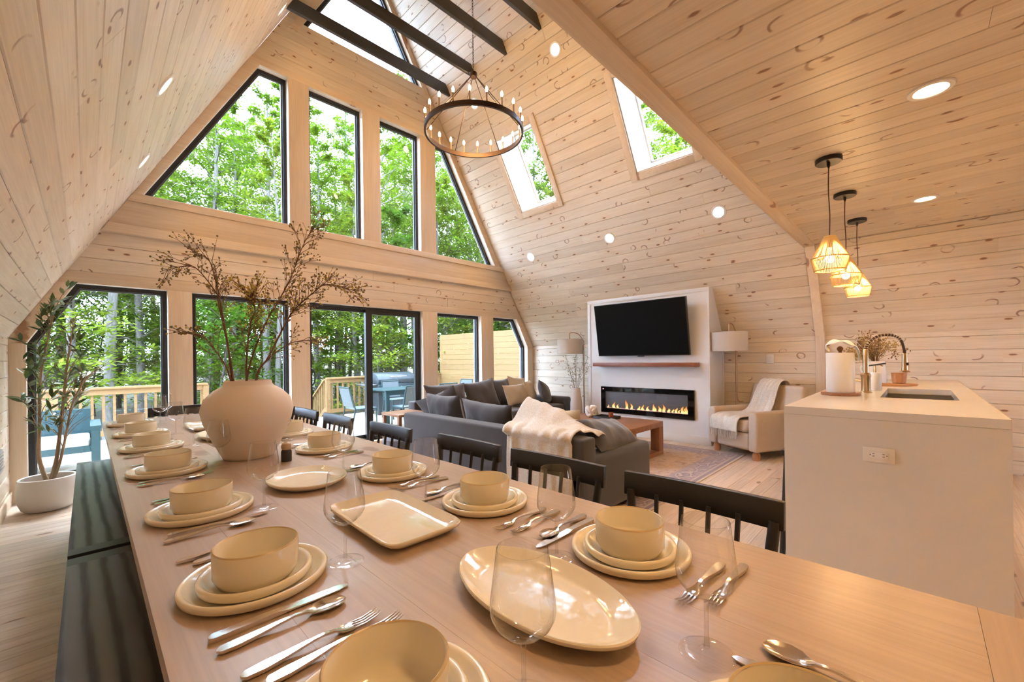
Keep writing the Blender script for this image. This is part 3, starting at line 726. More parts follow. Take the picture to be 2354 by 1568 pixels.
# platters
def platter(name, label, x, y, pts_fn, h, rz=0):
    """pts_fn(t, k): outline scaled by k"""
    seg = 64; rings = [(.02, .008), (.70, .008), (.80, .011), (.93, h-.004), (.985, h), (1.0, h-.002), (.99, h-.008), (.80, .003), (.74, 0), (.02, 0)]
    vs = []
    for k, z in rings:
        for i in range(seg):
            px, py = pts_fn(2*PI*i/seg, k); vs.append((px, py, z))
    fs = [(i*seg+j, i*seg+(j+1) % seg, (i+1)*seg+(j+1) % seg, (i+1)*seg+j) for i in range(len(rings)-1) for j in range(seg)]
    b = MB().add(vs, fs); b.add([vs[i] for i in range(seg)], [tuple(range(seg))])
    return tag(b.build(name, CREAM2, None, (x, y, ZT_), (0, 0, rz), smooth=True, merge=True, fix=True, angle=0.9), label, 'platter', 'cream serving platters')
def ell(a, b): return lambda t, k: (a*math.cos(t)*(1-(1-k)*1.0), b*math.sin(t)*(1-(1-k)*1.0))
def sq(a, b, p=9.0):
    def f(t, k):
        c, s = math.cos(t), math.sin(t); r = (abs(c)**p+abs(s)**p)**(-1/p)
        x, y = r*c*a, r*s*b
        sh = (1-k)*min(a, b)
        return (x*(1-sh/a), y*(1-sh/b))
    return f
platter('oval_platter', 'long oval cream serving platter behind the nearest glass', .592, .518, ell(.112, .205), .03, -.06)
platter('rectangular_platter', 'rectangular cream serving platter in the middle of the near table', .597, 1.066, sq(.112, .198), .028, -.03)
platter('round_platter', 'round cream serving platter in front of the big vase', .575, 1.65, ell(.135, .160), .028)
platter('oval_platter', 'cream oval platter showing left behind the big vase', .565, 3.02, ell(.12, .19), .03)
platter('rectangular_platter', 'farther cream platter left behind the big vase', .60, 3.55, sq(.13, .19), .026)
g = thing('pepper_mill', 'small black pepper mill at the foot of the big vase', 'pepper mill', (.635, 2.075, ZT_))
MB().lathe([(.0001, 0), (.022, 0), (.022, .045), (.019, .052), (.0001, .052)], 24).build('mill_base', BLACKP, g, smooth=True)
MB().lathe([(.0001, .052), (.018, .053), (.022, .065), (.019, .08), (.008, .088), (.0001, .089)], 24).build('mill_head', mat('mill_wood', (.5, .38, .24), .5), g, smooth=True)
# vase with dried branches
va = thing('vase', 'big cream wide-shouldered ceramic vase on the table', 'vase', (.545, 2.32, ZT_))
MB().lathe([(.0001, .01), (.088, .01), (.105, .03), (.135, .09), (.172, .18), (.182, .228), (.168, .275), (.130, .315), (.098, .338), (.090, .352), (.090, .362), (.094, .368), (.099, .362), (.1, .352), (.106, .342), (.140, .322), (.180, .28), (.193, .228), (.182, .176), (.145, .085), (.114, .02), (.106, .003), (.10, 0), (.0001, 0)], 56).build('vase_body', VASEM, va, smooth=True)
# ------------------------------------------------------------------ living room
def cushion(name, label, cat, c, size, rot, m, group=None, pinch=.10, wr=.012, seed=0, n=18, corner=2.6):
    w, h, t = size[0]/2, size[1]/2, size[2]/2; vs = []; fs = []
    for side in (1, -1):
        for j in range(n+1):
            for i in range(n+1):
                u, v = -1+2*i/n, -1+2*j/n
                x = w*u*(1-pinch*(1-v*v)); y = h*v*(1-pinch*(1-u*u))
                e = max(0, (1-abs(u)**corner)*(1-abs(v)**corner))
                z = t*e**.55
                nz = noise.noise(Vector((x*7+seed*3.1, y*7, side*2+seed)))*wr + noise.noise(Vector((x*16+seed, y*5, seed*1.7)))*wr*.6
                vs.append((x, y, side*(z+nz*min(1, e*3))))
    k = (n+1)*(n+1)
    for s in range(2):
        for j in range(n):
            for i in range(n):
                a = s*k+j*(n+1)+i; q = (a, a+1, a+n+2, a+n+1); fs.append(q if s == 0 else q[::-1])
    b = MB().add(vs, fs)
    o = b.build(name, m, None, c, rot, smooth=True, merge=True, angle=1.2)
    return tag(o, label, cat, group)
def rbox(x0, x1, y0, y1, z0, z1, name, m, p, r=.03, seg=4): return MB().box(x0, x1, y0, y1, z0, z1).build(name, m, p, bevel=r, bseg=seg, angle=1.0)
# sofa with its back to the table
s = thing('sofa', 'charcoal grey sofa with its back to the dining table', 'sofa', (2.38, 1.66, 0), 0, 'charcoal sectional pieces')
rbox(0, .17, 0, 2.32, .05, .622, 'back_panel', SOFA, s, .022)
rbox(.171, 1.0, .201, 2.32, .05, .27, 'seat_base', SOFA, s, .02)
rbox(.0, 1.01, -.005, .20, .05, .475, 'arm', SOFA, s, .045, 5)
for k in range(2): rbox(.175, 1.02, .205+k*1.057, .205+(k+1)*1.057-.004, .272, .415, 'seat_cushion', SOFA, s, .04, 4)
for x, y in ((.08, .1), (.92, .1), (.08, 2.22), (.92, 2.22)): MB().box(x-.03, x+.03, y-.03, y+.03, 0, .05).build('foot', BLACKP, s)
s2 = thing('sofa', 'charcoal grey sofa under the windows, arm toward the fireplace wall', 'sofa', (3.18, 4.22, 0), 0, 'charcoal sectional pieces')
rbox(0, 2.55, .80, .97, .05, .60, 'back_panel', SOFA, s2, .022)
rbox(0, 2.36, .0, .799, .05, .27, 'seat_base', SOFA, s2, .02)
rbox(2.362, 2.56, -.005, .799, .05, .53, 'arm', SOFA, s2, .045, 5)
for k in range(3): rbox(.002+k*.786, .002+(k+1)*.786-.004, -.015, .797, .272, .425, 'seat_cushion', SOFA, s2, .04, 4)
for x, y in ((.08, .08), (2.4, .08), (.08, .9), (2.4, .9)): MB().box(x-.03, x+.03, y-.03, y+.03, 0, .05).build('foot', BLACKP, s2)
gd, gb_ = 'charcoal sofa cushions', 'beige sofa cushions'
R90 = PI/2
# sofa A cushions: face +x  (local z -> +x leaning back)
cushion('sofa_cushion', 'charcoal cushion slumped at the window end of the near sofa', 'cushion', (2.73, 3.68, .60), (.62, .46, .20), (R90*.82, 0, R90), SOFA2, gd, seed=1, wr=.02)
cushion('sofa_cushion', 'folded charcoal cushion behind the slumped one, end of the near sofa', 'cushion', (2.86, 3.92, .60), (.55, .46, .17), (R90*.8, .35, R90*1.25), SOFA2, gd, seed=2, wr=.02)
cushion('sofa_cushion', 'wide charcoal cushion along the near sofa back, left of the throw', 'cushion', (2.72, 2.98, .575), (.72, .44, .20), (R90*.82, -.04, R90), SOFA2, gd, seed=3, wr=.02)
cushion('throw_pillow', 'beige pillow right behind the cream throw on the near sofa', 'cushion', (2.84, 2.21, .575), (.56, .40, .15), (R90*.78, .05, R90*.95), BEIGE, gb_, seed=4)
cushion('sofa_cushion', 'charcoal leather-look cushion leaning on the near sofa arm', 'cushion', (3.04, 1.86, .555), (.74, .36, .15), (-.62, -.10, PI+.05), SOFA2, gd, seed=5, wr=.022)
# sofa B cushions: lean on back (face -y)
def cB(x, w, h, label, m, y=4.90, z=.62, tilt=1.25, yaw=0, roll=0, seed=0, t=.19, name='sofa_cushion', wr=.014): 
    return cushion(name, label, 'cushion', (x, y, z), (w, h, t), (tilt, roll, yaw), m, gd if m is SOFA2 else gb_, seed=seed, wr=wr)
cB(3.66, .74, .44, 'first charcoal cushion from the left on the window sofa', SOFA2, seed=11)
cB(4.32, .66, .48, 'second charcoal cushion from the left on the window sofa', SOFA2, seed=12, roll=-.10)
cB(4.80, .5, .46, 'charcoal cushion half hidden behind the pale pillows', SOFA2, y=4.98, z=.63, seed=13)
cB(5.17, .44, .42, 'pale pillow standing behind the beige lumbar pillow', mat_pale if 'mat_pale' in globals() else BEIGE, y=4.93, z=.67, roll=.12, seed=14, t=.13, name='throw_pillow')
cB(4.86, .60, .36, 'wide beige lumbar pillow on the window sofa', BEIGE, y=4.66, z=.60, tilt=1.2, yaw=.12, seed=15, t=.15, name='throw_pillow')
cB(5.23, .42, .42, 'square beige pillow between the lumbar pillow and charcoal cushion', BEIGE, y=4.70, z=.615, tilt=1.25, yaw=.45, seed=16, t=.13, name='throw_pillow')
cB(5.45, .52, .40, 'charcoal cushion against the arm of the window sofa', SOFA2, y=4.56, z=.60, tilt=1.2, yaw=.55, roll=.2, seed=17, t=.17)
# throw over near sofa
def drape(name, label, path, y0, y1, m, amp=.012, n=34, skirt=None, parent=None, edge=None):
    P = smooth_curve(path, 6); vs = []; N = len(P)
    for i in range(N):
        s_ = i/(N-1)
        for j in range(n+1):
            t_ = j/n; yy0, yy1 = (edge(s_) if edge else (y0, y1))
            y = yy0+(yy1-yy0)*t_
            f = math.sin(t_*21+s_*2.0+1.7*math.sin(t_*5))*amp*(0.35+s_)+noise.noise(Vector((t_*6, s_*5, 3.3)))*amp*1.6
            d = P[min(i+1, N-1)]-P[max(i-1, 0)]; nn = Vector((-d.z, 0, d.x)).normalized()
            if nn.z < 0 and abs(nn.z) > .3: nn = -nn
            pk = skirt(s_, t_) if skirt else 0
            q = P[i]+nn*(abs(f)+.004); vs.append((q.x, y, q.z+pk))
    fs = [(i*(n+1)+j, i*(n+1)+j+1, (i+1)*(n+1)+j+1, (i+1)*(n+1)+j) for i in range(N-1) for j in range(n)]
    b = MB().add(vs, fs); o = b.build(name, m, parent, smooth=True, angle=1.5)
    md = o.modifiers.new('thickness', 'SOLIDIFY'); md.thickness = .006; md.offset = 1.0
    return tag(o, label, 'throw') if parent is None else o
def pk(s_, t_):
    w = max(0, 1-abs(s_-.22)/.26); return w*(.10*max(0, t_-.45)/.55 - .16*max(0, .5-t_)/.5)
drape('throw_blanket', 'cream throw blanket draped over the back of the near sofa', [(2.98, 0, .44), (2.80, 0, .70), (2.66, 0, .735), (2.52, 0, .665), (2.42, 0, .640), (2.362, 0, .60), (2.340, 0, .44), (2.330, 0, .16)], 1.74, 2.42, THROW, .014, skirt=pk,
      edge=lambda s_: (1.76-.03*s_, 2.50-.14*s_))
# rug
RUGM = mat('vintage_rug', (.5, .4, .36), .95, spec=.05)
def _rug(m, hx, hy):
    t = NT(m); v, _ = t.coords(False); sp = t.new('ShaderNodeSeparateXYZ'); t.ln(v, sp.inputs[0])
    ex = t.math('SUBTRACT', hx, t.math('ABSOLUTE', sp.outputs[0])); ey = t.math('SUBTRACT', hy, t.math('ABSOLUTE', sp.outputs[1])); e = t.math('MINIMUM', ex, ey)
    pat = t.noise(t.mapping(v, (1, 1, 1)), 9, 5, .65, 1.5); vo = t.new('ShaderNodeTexVoronoi', feature='DISTANCE_TO_EDGE'); vo.inputs['Scale'].default_value = 9.0; t.ln(v, vo.inputs['Vector'])
    fieldc = t.ramp(pat, [(.32, (.30, .19, .15)), (.48, (.52, .38, .29)), (.62, (.58, .46, .38)), (.72, (.33, .27, .29))])
    borderc = t.ramp(vo.outputs['Distance'], [(.03, (.50, .40, .38)), (.09, (.20, .18, .24)), (.3, (.38, .31, .33))])
    stripe = t.ramp(e, [(0.0, (.62, .52, .44)), (.018, (.62, .52, .44)), (.02, (.26, .22, .27)), (.055, (.26, .22, .27)), (.058, (.52, .42, .38)), (.075, (.52, .42, .38)), (.078, (.36, .3, .32))], 'CONSTANT')
    inb = t.ramp(e, [(.085, (0, 0, 0)), (.088, (1, 1, 1)), (.27, (1, 1, 1)), (.275, (0, 0, 0))]); inf = t.ramp(e, [(.30, (0, 0, 0)), (.31, (1, 1, 1))])
    col = t.mix(inb, stripe, borderc); col = t.mix(inf, col, fieldc)
    col = t.mix(t.math('MULTIPLY', t.noise(v, 3.0, 4), .45), col, (.55, .45, .40)); t.ln(col, t.b.inputs['Base Color'])
_rug(RUGM, 1.25, 1.5)
tag(MB().box(-1.25, 1.25, -1.5, 1.5, 0, .008).build('area_rug', RUGM, None, (4.24, 2.99, 0)), 'faded purple and tan oriental rug in front of the fireplace', 'rug')
# coffee table
WALNUT = wood('walnut', (.36, .17, .085), (.27, .115, .055), None, 0, rough=.35, var=.1, axis=1)
WALNUTZ = wood('walnut_upright', (.34, .155, .075), (.25, .105, .05), None, 0, rough=.4, var=.1, axis=2)
t = thing('coffee_table', 'low brown wooden coffee table on the rug', 'table', (4.50, 2.83, .008))
MB().box(-.39, .39, -.60, .60, .335, .398).build('table_top', WALNUT, t, bevel=.003)
for s_ in (-1, 1):
    MB().box(-.39, -.28, s_*.545-.055, s_*.545+.055, .05, .335).build('leg', WALNUTZ, t, bevel=.003)
    MB().box(.28, .39, s_*.545-.055, s_*.545+.055, .05, .335).build('leg', WALNUTZ, t, bevel=.003)
    MB().box(-.39, .39, s_*.545-.055, s_*.545+.055, 0, .05).build('runner', WALNUT, t, bevel=.003)
t = thing('tray', 'small dark tray on the coffee table', 'tray', (4.64, 2.86, .406))
MB().box(-.10, .10, -.14, .14, 0, .012).build('tray_base', BLACKP, t, bevel=.002)
for a in ((-.10, -.09, -.14, .14), (.09, .10, -.14, .14), (-.09, .09, -.14, -.13), (-.09, .09, .13, .14)): MB().box(*a, .012, .035).build('tray_side', BLACKP, t)
tag(MB().lathe([(.0001, 0), (.03, 0), (.032, .02), (.03, .07), (.026, .07), (.026, .01), (.0001, .01)], 20).build('candle_jar', mat('amber_jar', (.32, .08, .03), .2), None, (4.64, 2.80, .419), smooth=True), 'amber candle jar standing on the small tray', 'jar')
t = thing('decor_knot', 'white knotted ornament beside the tray on the coffee table', 'ornament', (4.66, 3.10, .406))
for k in range(3):
    a = k*2.1; MB().tube([(.07*math.cos(q+a)+.02*math.cos(a), .05*math.sin(q+a), .075+.05*math.sin(2*q+a)) for q in [2*PI*i/20 for i in range(21)]], .024, 10).build('loop', CERW, t, smooth=True)
# side table and pouf left of window sofa
t = thing('side_table', 'small brown side table left of the window sofa', 'table', (2.93, 4.86, 0))
MB().box(-.22, .22, -.22, .22, .47, .50).build('table_top', WALNUT, t, bevel=.003)
for sx in (-1, 1):
    for sy in (-1, 1): MB().box(sx*.19-.02, sx*.19+.02, sy*.19-.02, sy*.19+.02, 0, .47).build('leg', WALNUTZ, t)
tag(MB().lathe([(.0001, 0), (.20, .01), (.235, .07), (.24, .16), (.22, .26), (.15, .30), (.0001, .305)], 32).build('pouf', fabric('slate_pouf', (.16, .16, .19)), None, (2.62, 4.42, 0), smooth=True), 'slate blue-grey round pouf left of the near sofa end', 'pouf')
# armchair
ac = thing('armchair', 'oatmeal upholstered armchair right of the fireplace', 'armchair', (5.69, 1.43, 0), math.atan2(-.88, -.48)+0.0)
ac.rotation_euler = (0, 0, math.atan2(.48, -.88)+PI/2)
# local: front -y
rbox(-.235, .235, -.37, .27, .10, .30, 'seat_frame', OATM, ac, .03)
rbox(-.235, .235, -.385, .22, .302, .44, 'seat_cushion', OATM, ac, .05, 5)
for s_ in (-1, 1):
    MB().prism([(s_*.24, .10), (s_*.36, .10), (s_*.375, .47), (s_*.35, .545), (s_*.29, .56), (s_*.245, .52)], 'y', -.385, .30).build('arm', OATM, ac, fix=True, bevel=.028, bseg=4, angle=1.2)
MB().prism([(.20, .12), (.36, .12), (.43, .80), (.33, .83), (.235, .45)], 'x', -.36, .36).build('backrest', OATM, ac, fix=True, bevel=.045, bseg=4, angle=1.2)
FOOTW = wood('turned_foot', (.62, .30, .16), (.52, .24, .12), None, 0, rough=.4, axis=2)
for sx in (-1, 1):
    for sy in (-.31, .28): MB().lathe([(.0001, 0), (.032, 0), (.042, .03), (.040, .07), (.028, .10), (.0001, .10)], 20, (sx*.29, sy, 0)).build('foot', FOOTW, ac, smooth=True)
def drape2(parent):
    pass
# throw on the armchair: over the back, across the seat, over the front
th = thing('fringed_throw', 'cream fringed throw draped over the armchair', 'throw', ac.location, ac.rotation_euler.z)
path = [(0, .40, .70), (0, .40, .835), (0, .33, .862), (0, .26, .78), (0, .16, .56), (0, .06, .465), (0, -.12, .458), (0, -.33, .455), (0, -.40, .42), (0, -.405, .30)]
P = smooth_curve(path, 6); N = len(P); n = 30; vs = []
for i, p in enumerate(P):
    s_ = i/(N-1)
    for j in range(n+1):
        u = j/n; x = (-.18-.02*s_)+(.30+.10*s_)*u - .02 + .07*(s_-.3)*(-1)
        d = P[min(i+1, N-1)]-P[max(i-1, 0)]; nn = Vector((0, d.z, -d.y)).normalized()
        f = abs(math.sin(u*15+1.5*math.sin(s_*4)))*.016+noise.noise(Vector((u*5, s_*6, 9)))*.010
        q = p+nn*(f+.008); vs.append((x+.02*math.sin(s_*6+u*3), q.y, q.z))
o = MB().add(vs, [(i*(n+1)+j, (i+1)*(n+1)+j, (i+1)*(n+1)+j+1, i*(n+1)+j+1) for i in range(N-1) for j in range(n)]).build('throw_cloth', THROW, th, smooth=True, angle=1.5)
md = o.modifiers.new('thickness', 'SOLIDIFY'); md.thickness = .008; md.offset = 1
fr = MB()
for j in range(0, n+1):
    e = Vector(vs[(N-1)*(n+1)+j]); fr.tube([e, e+Vector((R_.uniform(-.01, .01), -.006, -.04)), e+Vector((R_.uniform(-.015, .015), -.004, -.085))], [.004, .0035, .002], 5)
tag(fr.build('fringe', THROW, th, smooth=True), kind='stuff')
# fireplace wall
fw = thing('fireplace_surround', 'white painted fireplace surround built out from the pine wall', 'fireplace')
X0, YA, YZ, ZH = 5.74, 1.97, 3.87, 2.10
MB().prism([(X0, 0), (XR-.002, 0), (XR-.002, ZK), (xr(ZH)-.003, ZH), (X0, ZH)], 'y', YA, YZ).build('chimney_breast', WHITEP, fw, fix=True)
MB().box(X0-.014, X0-.0005, YA-.01, YZ+.01, 0, .11).build('skirting', WHITEP, fw, bevel=.003)
MB().box(X0, XR-.05, YA-.012, YA-.0005, 0, .11).build('skirting', WHITEP, fw, bevel=.003)
for a in ((YA, YZ, ZH-.055, ZH), (YZ-.055, YZ, .11, ZH-.055), (YA, YA+.022, .11, ZH-.055)): MB().box(X0-.008, X0-.0004, *a).build('edge_trim', WHITEP, fw, bevel=.002)
MB().box(XR-.055, XR-.003, YA-.008, YA-.0005, .11, ZK-.02).build('edge_trim', WHITEP, fw, bevel=.002)
ef = thing('electric_fireplace', 'long black electric fireplace insert with orange flames', 'fireplace', (X0-.002, 0, 0))
ya, yb, za, zb = 2.172, 3.62, .322, .727; yi, yj, zi, zj = 2.255, 3.55, .392, .655
GLB = mat('black_glass', (.004, .004, .005), .06)
for nm, r in (('frame_top', (ya, yb, zj, zb)), ('frame_bottom', (ya, yb, za, zi)), ('frame_side', (ya, yi, zi, zj)), ('frame_side', (yj, yb, zi, zj))): MB().box(-.028, 0, *r).build(nm, GLB, ef)
MB().box(-.004, -.001, yi, yj, zi, zj).build('firebox_back', mat('firebox_grey', (.16, .14, .145), .5), ef)
emb = MB()
for k in range(150):
    y = R_.uniform(yi+.02, yj-.02); r = R_.uniform(.006, .012); emb.add([(-.014+R_.uniform(-.006, .006)+r*a*.6, y+r*b, zi+.006+r*c) for a, b, c in ((1, 0, 0), (-1, 0, 0), (0, 1, 0), (0, -1, 0), (0, 0, 1), (0, 0, -1))], [(0, 2, 4), (2, 1, 4), (1, 3, 4), (3, 0, 4), (2, 0, 5), (1, 2, 5), (3, 1, 5), (0, 3, 5)])
tag(emb.build('crystal_bed', mat('crystals', (.8, .6, .55), .3, emit=(1, .55, .4), es=.35), ef), kind='stuff')
FLM = mat('flame', (1, .5, .1), .5)
def _flame(m):
    t = NT(m); ge = t.new('ShaderNodeTexCoord'); sp = t.new('ShaderNodeSeparateXYZ'); t.ln(ge.outputs['Object'], sp.inputs[0])
    h = t.math('DIVIDE', t.math('SUBTRACT', sp.outputs[2], zi), .15)
    t.ln(t.ramp(h, [(0, (1, .75, .35)), (.35, (1, .50, .12)), (1, (.8, .12, .01))]), t.b.inputs['Emission Color'])
    t.ln(t.ramp(h, [(0, (2.0,)*3), (.5, (1.3,)*3), (1, (.5,)*3)]), t.b.inputs['Emission Strength']); t.b.inputs['Base Color'].default_value = (.1, .03, 0, 1)
_flame(FLM)
rf = random.Random(5)
for y, h, w in [(3.40, .10, .05), (3.33, .07, .04), (3.18, .145, .06), (3.10, .09, .05), (2.98, .06, .05), (2.92, .085, .05), (2.84, .07, .05), (2.74, .11, .06), (2.66, .085, .05), (2.60, .115, .05), (2.53, .06, .05), (2.47, .055, .04), (2.42, .075, .05), (2.38, .05, .04), (2.33, .10, .06), (2.29, .085, .05), (2.27, .11, .04), (3.50, .05, .03)]:
    vs = []; K = 7
    for i in range(K+1):
        s_ = i/K; ww = w*.5*(1-s_)**.7*(1+.25*math.sin(s_*7+y*9)); yy = y+.018*math.sin(s_*5+y*13)*s_
        for sx, sy in ((-1, 0), (0, 1), (1, 0), (0, -1)): vs.append((-.014+sx*ww*.12, yy+sy*max(ww, .0008), zi+.004+h*s_))
    MB().add(vs, [(4*i+a, 4*i+(a+1) % 4, 4*i+4+(a+1) % 4, 4*i+4+a) for i in range(K) for a in range(4)]).build('flame', FLM, ef, smooth=True)
MB().box(-.0275, -.0265, yi, yj, zi, zj).build('glass_front', PANE, ef)
MB().box(-.030, -.028, yb-.05, yb-.035, zb-.045, zb-.03).build('indicator', mat('red_led', (1, .3, .3), .4, emit=(1, .4, .4), es=2), ef)
tag(MB().box(5.56, X0-.001, 2.10, 3.67, 1.048, 1.102).build('mantel_shelf', wood('cherry_mantel', (.42, .16, .085), (.34, .115, .06), None, 0, rough=.35, axis=1), None, bevel=.003), 'reddish brown floating mantel shelf under the television', 'shelf')
tv = thing('television', 'large black flat television tilted forward above the mantel', 'television', (5.665, 2.905, 1.205)); tv.rotation_euler = (0, -.155, 0)
MB().box(-.012, .028, -.71, .71, 0, .79).build('housing', BLACKP, tv, bevel=.003)
MB().box(-.0135, -.0121, -.70, .70, .012, .782).build('screen', mat('tv_screen', (.002, .002, .002), .6, spec=.1), tv)
MB().box(-.014, .01, -.05, .05, -.012, 0).build('logo_bar', BLACKM, tv, bevel=.003)
MB().box(.029, .10, -.2, .2, .2, .5).build('wall_mount', BLACKM, tv)
# floor lamps
LINEN = mat('linen_shade', (.82, .76, .68), .8)
def _sh(m):
    t = NT(m); tl = t.new('ShaderNodeBsdfTranslucent'); tl.inputs[0].default_value = (.85, .75, .62, 1); mx = t.new('ShaderNodeMixShader'); mx.inputs[0].default_value = .4
    out = t.n['Material Output']; t.ln(t.b.outputs[0], mx.inputs[1]); t.ln(tl.outputs[0], mx.inputs[2]); t.ln(mx.outputs[0], out.inputs[0])
_sh(LINEN)
COPPER = mat('aged_brass', (.42, .26, .16), .35, metal=1.0)
def floor_lamp(x, y, px, py, label):
    t = thing('floor_lamp', label, 'floor lamp', (px, py, 0), 0, 'drum-shade floor lamps'); dx, dy = x-px, y-py
    MB().lathe([(.0001, 0), (.13, 0), (.13, .015), (.12, .02), (.0001, .022)], 32).build('base', COPPER, t, smooth=True)
    MB().tube([(0, -.006, .02), (0, -.006, 1.46)], .0055, 8).build('pole', COPPER, t, smooth=True)
    MB().tube([(0, .010, .02), (0, .010, 1.40)], .0055, 8).build('pole', COPPER, t, smooth=True)
    MB().tube(smooth_curve([(0, -.006, 1.46), (dx*.25, dy*.25, 1.555), (dx*.5, dy*.5, 1.60), (dx, dy, 1.605), (dx, dy, 1.50)], 4), .007, 8).build('arm', COPPER, t, smooth=True)
    sh = MB().lathe([(.218, 1.25), (.218, 1.498), (.214, 1.498), (.214, 1.25)], 48, (dx, dy, 0), close=True).build('shade', LINEN, t, smooth=True)
    MB().tube([(dx-.213, dy, 1.49), (dx+.213, dy, 1.49)], .003, 6).build('shade_fitter', COPPER, sh)
    MB().sphere((dx, dy, 1.38), .03).build('bulb', mat('unlit_bulb', (.85, .82, .75), .3), t, smooth=True)
    MB().tube([(dx, dy, 1.41), (dx, dy, 1.50)], .012, 8).build('socket', COPPER, t, smooth=True)
floor_lamp(5.80, 4.28, 5.90, 4.07, 'white drum floor lamp left of the fireplace')
floor_lamp(5.90, 1.78, 5.96, 1.715, 'white drum floor lamp behind the armchair')
# floor vase with dry stems
fv = thing('floor_vase', 'tall pale vase standing on the floor left of the fireplace', 'vase', (5.5, 3.95, 0))
MB().lathe([(.0001, 0), (.085, 0), (.10, .2), (.095, .45), (.075, .62), (.065, .70), (.058, .70), (.068, .6), (.08, .1), (.0001, .03)], 28).build('vase_body', mat('pale_vase', (.68, .60, .53), .7), fv, smooth=True)
DRYG = mat('dry_green', (.30, .30, .17), .8); DRYSTEM = mat('dry_stem', (.28, .20, .11), .8)
ds = thing('dry_stems', 'grey-green dry stems in the floor vase', 'dried plant', (5.5, 3.95, .40))
rr = random.Random(9)
for k in range(11):
    a = rr.uniform(0, 6.28); r = rr.uniform(.05, .32); h = rr.uniform(.5, .85); tip = Vector((r*math.cos(a)*.8, r*math.sin(a), h))
    pts = smooth_curve([(0, 0, -.3), (.02*math.cos(a), .02*math.sin(a), .25), tip*.7+Vector((0, 0, .08)), tip], 5)
    MB().tube(pts, .0025, 5).build('stem', DRYSTEM, ds, smooth=True)
    lf = MB()
    for i in range(26):
        p = pts[min(len(pts)-1, int(len(pts)*rr.uniform(.5, 1)))]+Vector([rr.uniform(-.035, .035) for _ in range(3)]); d = Vector([rr.uniform(-1, 1) for _ in range(3)]).normalized(); e = d.orthogonal().normalized()
        lf.add([p-d*.018, p+e*.006, p+d*.018, p-e*.006], [(0, 1, 2, 3)])
    tag(lf.build('leaves', DRYG, ds), kind='stuff')
# ------------------------------------------------------------------ kitchen island
IX0, IX1, IY0, IY1, IZ = 2.63, 5.95, -.268, .524, .92
isl = thing('kitchen_island', 'white quartz waterfall kitchen island', 'island')
SX0, SX1, SY0, SY1 = 3.49, 4.42, -.165, .178
b = MB()
for a in ((IX0, SX0, IY0, IY1), (SX1, IX1, IY0, IY1), (SX0, SX1, IY0, SY0), (SX0, SX1, SY1, IY1)): b.box(*a, IZ-.04, IZ)
b.build('worktop', QUARTZ, isl, merge=True)
MB().box(IX0, IX0+.04, IY0, IY1, 0, IZ-.041).build('waterfall_panel', QUARTZ, isl)
MB().box(IX0+.041, IX1-.04, IY0+.03, IY1-.25, 0, .60).build('cabinet_body', WHITEP, isl)
MB().box(IX0+.041, SX0-.02, IY0+.03, IY1-.25, .60, IZ-.041).build('cabinet_body', WHITEP, isl)
MB().box(SX1+.02, IX1-.04, IY0+.03, IY1-.25, .60, IZ-.041).build('cabinet_body', WHITEP, isl)
SINKM = mat('sink_steel', (.45, .45, .46), .3, metal=1.0)
sk = thing('sink', 'undermount steel sink in the white island', 'sink', (0, 0, 0))
sb = MB()
for a in ((SX0-.012, SX0, SY0-.012, SY1+.012, IZ-.24, IZ-.042), (SX1, SX1+.012, SY0-.012, SY1+.012, IZ-.24, IZ-.042), (SX0, SX1, SY0-.012, SY0, IZ-.24, IZ-.042), (SX0, SX1, SY1, SY1+.012, IZ-.24, IZ-.042), (SX0-.012, SX1+.012, SY0-.012, SY1+.012, IZ-.25, IZ-.24)): sb.box(*a)
sb.build('basin', SINKM, sk)
MB().lathe([(.0001, .002), (.03, .002), (.035, 0)], 24, ((SX0+SX1)/2, 0, IZ-.24)).build('drain', STEEL, sk)
o_ = thing('wall_outlet', 'white power outlet on the near face of the island', 'outlet', (IX0-.0005, .142, .714))
MB().box(-.006, 0, -.058, .058, -.035, .035).build('cover_plate', WHITEP, o_, bevel=.002)
MB().box(-.0085, -.0055, -.034, .034, -.0155, .0155).build('receptacle', mat('outlet_white', (.85, .85, .85), .35), o_, bevel=.001)
DK = mat('slot_dark', (.03, .03, .03), .6)
for s_ in (-1, 1):
    for q in (-.006, .006): MB().box(-.0088, -.0084, s_*.018-.004, s_*.018+.004, q-.0012, q+.0012).build('slot', DK, o_)
    MB().box(-.0088, -.0084, s_*.030-.0018, s_*.030+.0018, -.002, .002).build('slot', DK, o_)
# faucet
fa = thing('faucet', 'brushed gold spring-neck faucet on the island', 'faucet', (3.84, .27, IZ))
MB().lathe([(.0001, 0), (.034, 0), (.034, .006), (.027, .012), (.026, .11), (.030, .118), (.030, .13), (.017, .14), (.0165, .30), (.012, .31), (.0001, .31)], 28).build('body', BRASS, fa, smooth=True)
arc = smooth_curve([(0, 0, .30), (.01, -.012, .345), (.05, -.06, .395), (.10, -.125, .405), (.155, -.175, .375), (.178, -.195, .30), (.18, -.197, .26)], 8)
MB().tube(arc, .0085, 10).build('hose', mat('hose_dark', (.06, .03, .025), .45), fa, smooth=True)
for i in range(3, 33, 1):
    p = arc[i]; d = (arc[i+1]-arc[i-1]).normalized(); 
    if i % 2 == 0: MB().tube([p-d*.0022, p+d*.0022], .0118, 12).build('spring_coil', BRASS, fa, smooth=True)
MB().lathe([(.0001, 0), (.027, 0), (.029, .006), (.018, .014), (.0165, .05), (.015, .13), (.010, .135), (.0001, .135)], 24, (.18, -.197, .14)).build('spray_head', BRASS, fa, smooth=True)
MB().tube([(0, .025, .08), (0, .075, .09)], .006, 8).build('lever', BRASS, fa, smooth=True)
MB().tube([(0, -.01, .19), (.09, -.10, .205)], .005, 8).build('dock_arm', BLACKM, fa, smooth=True)
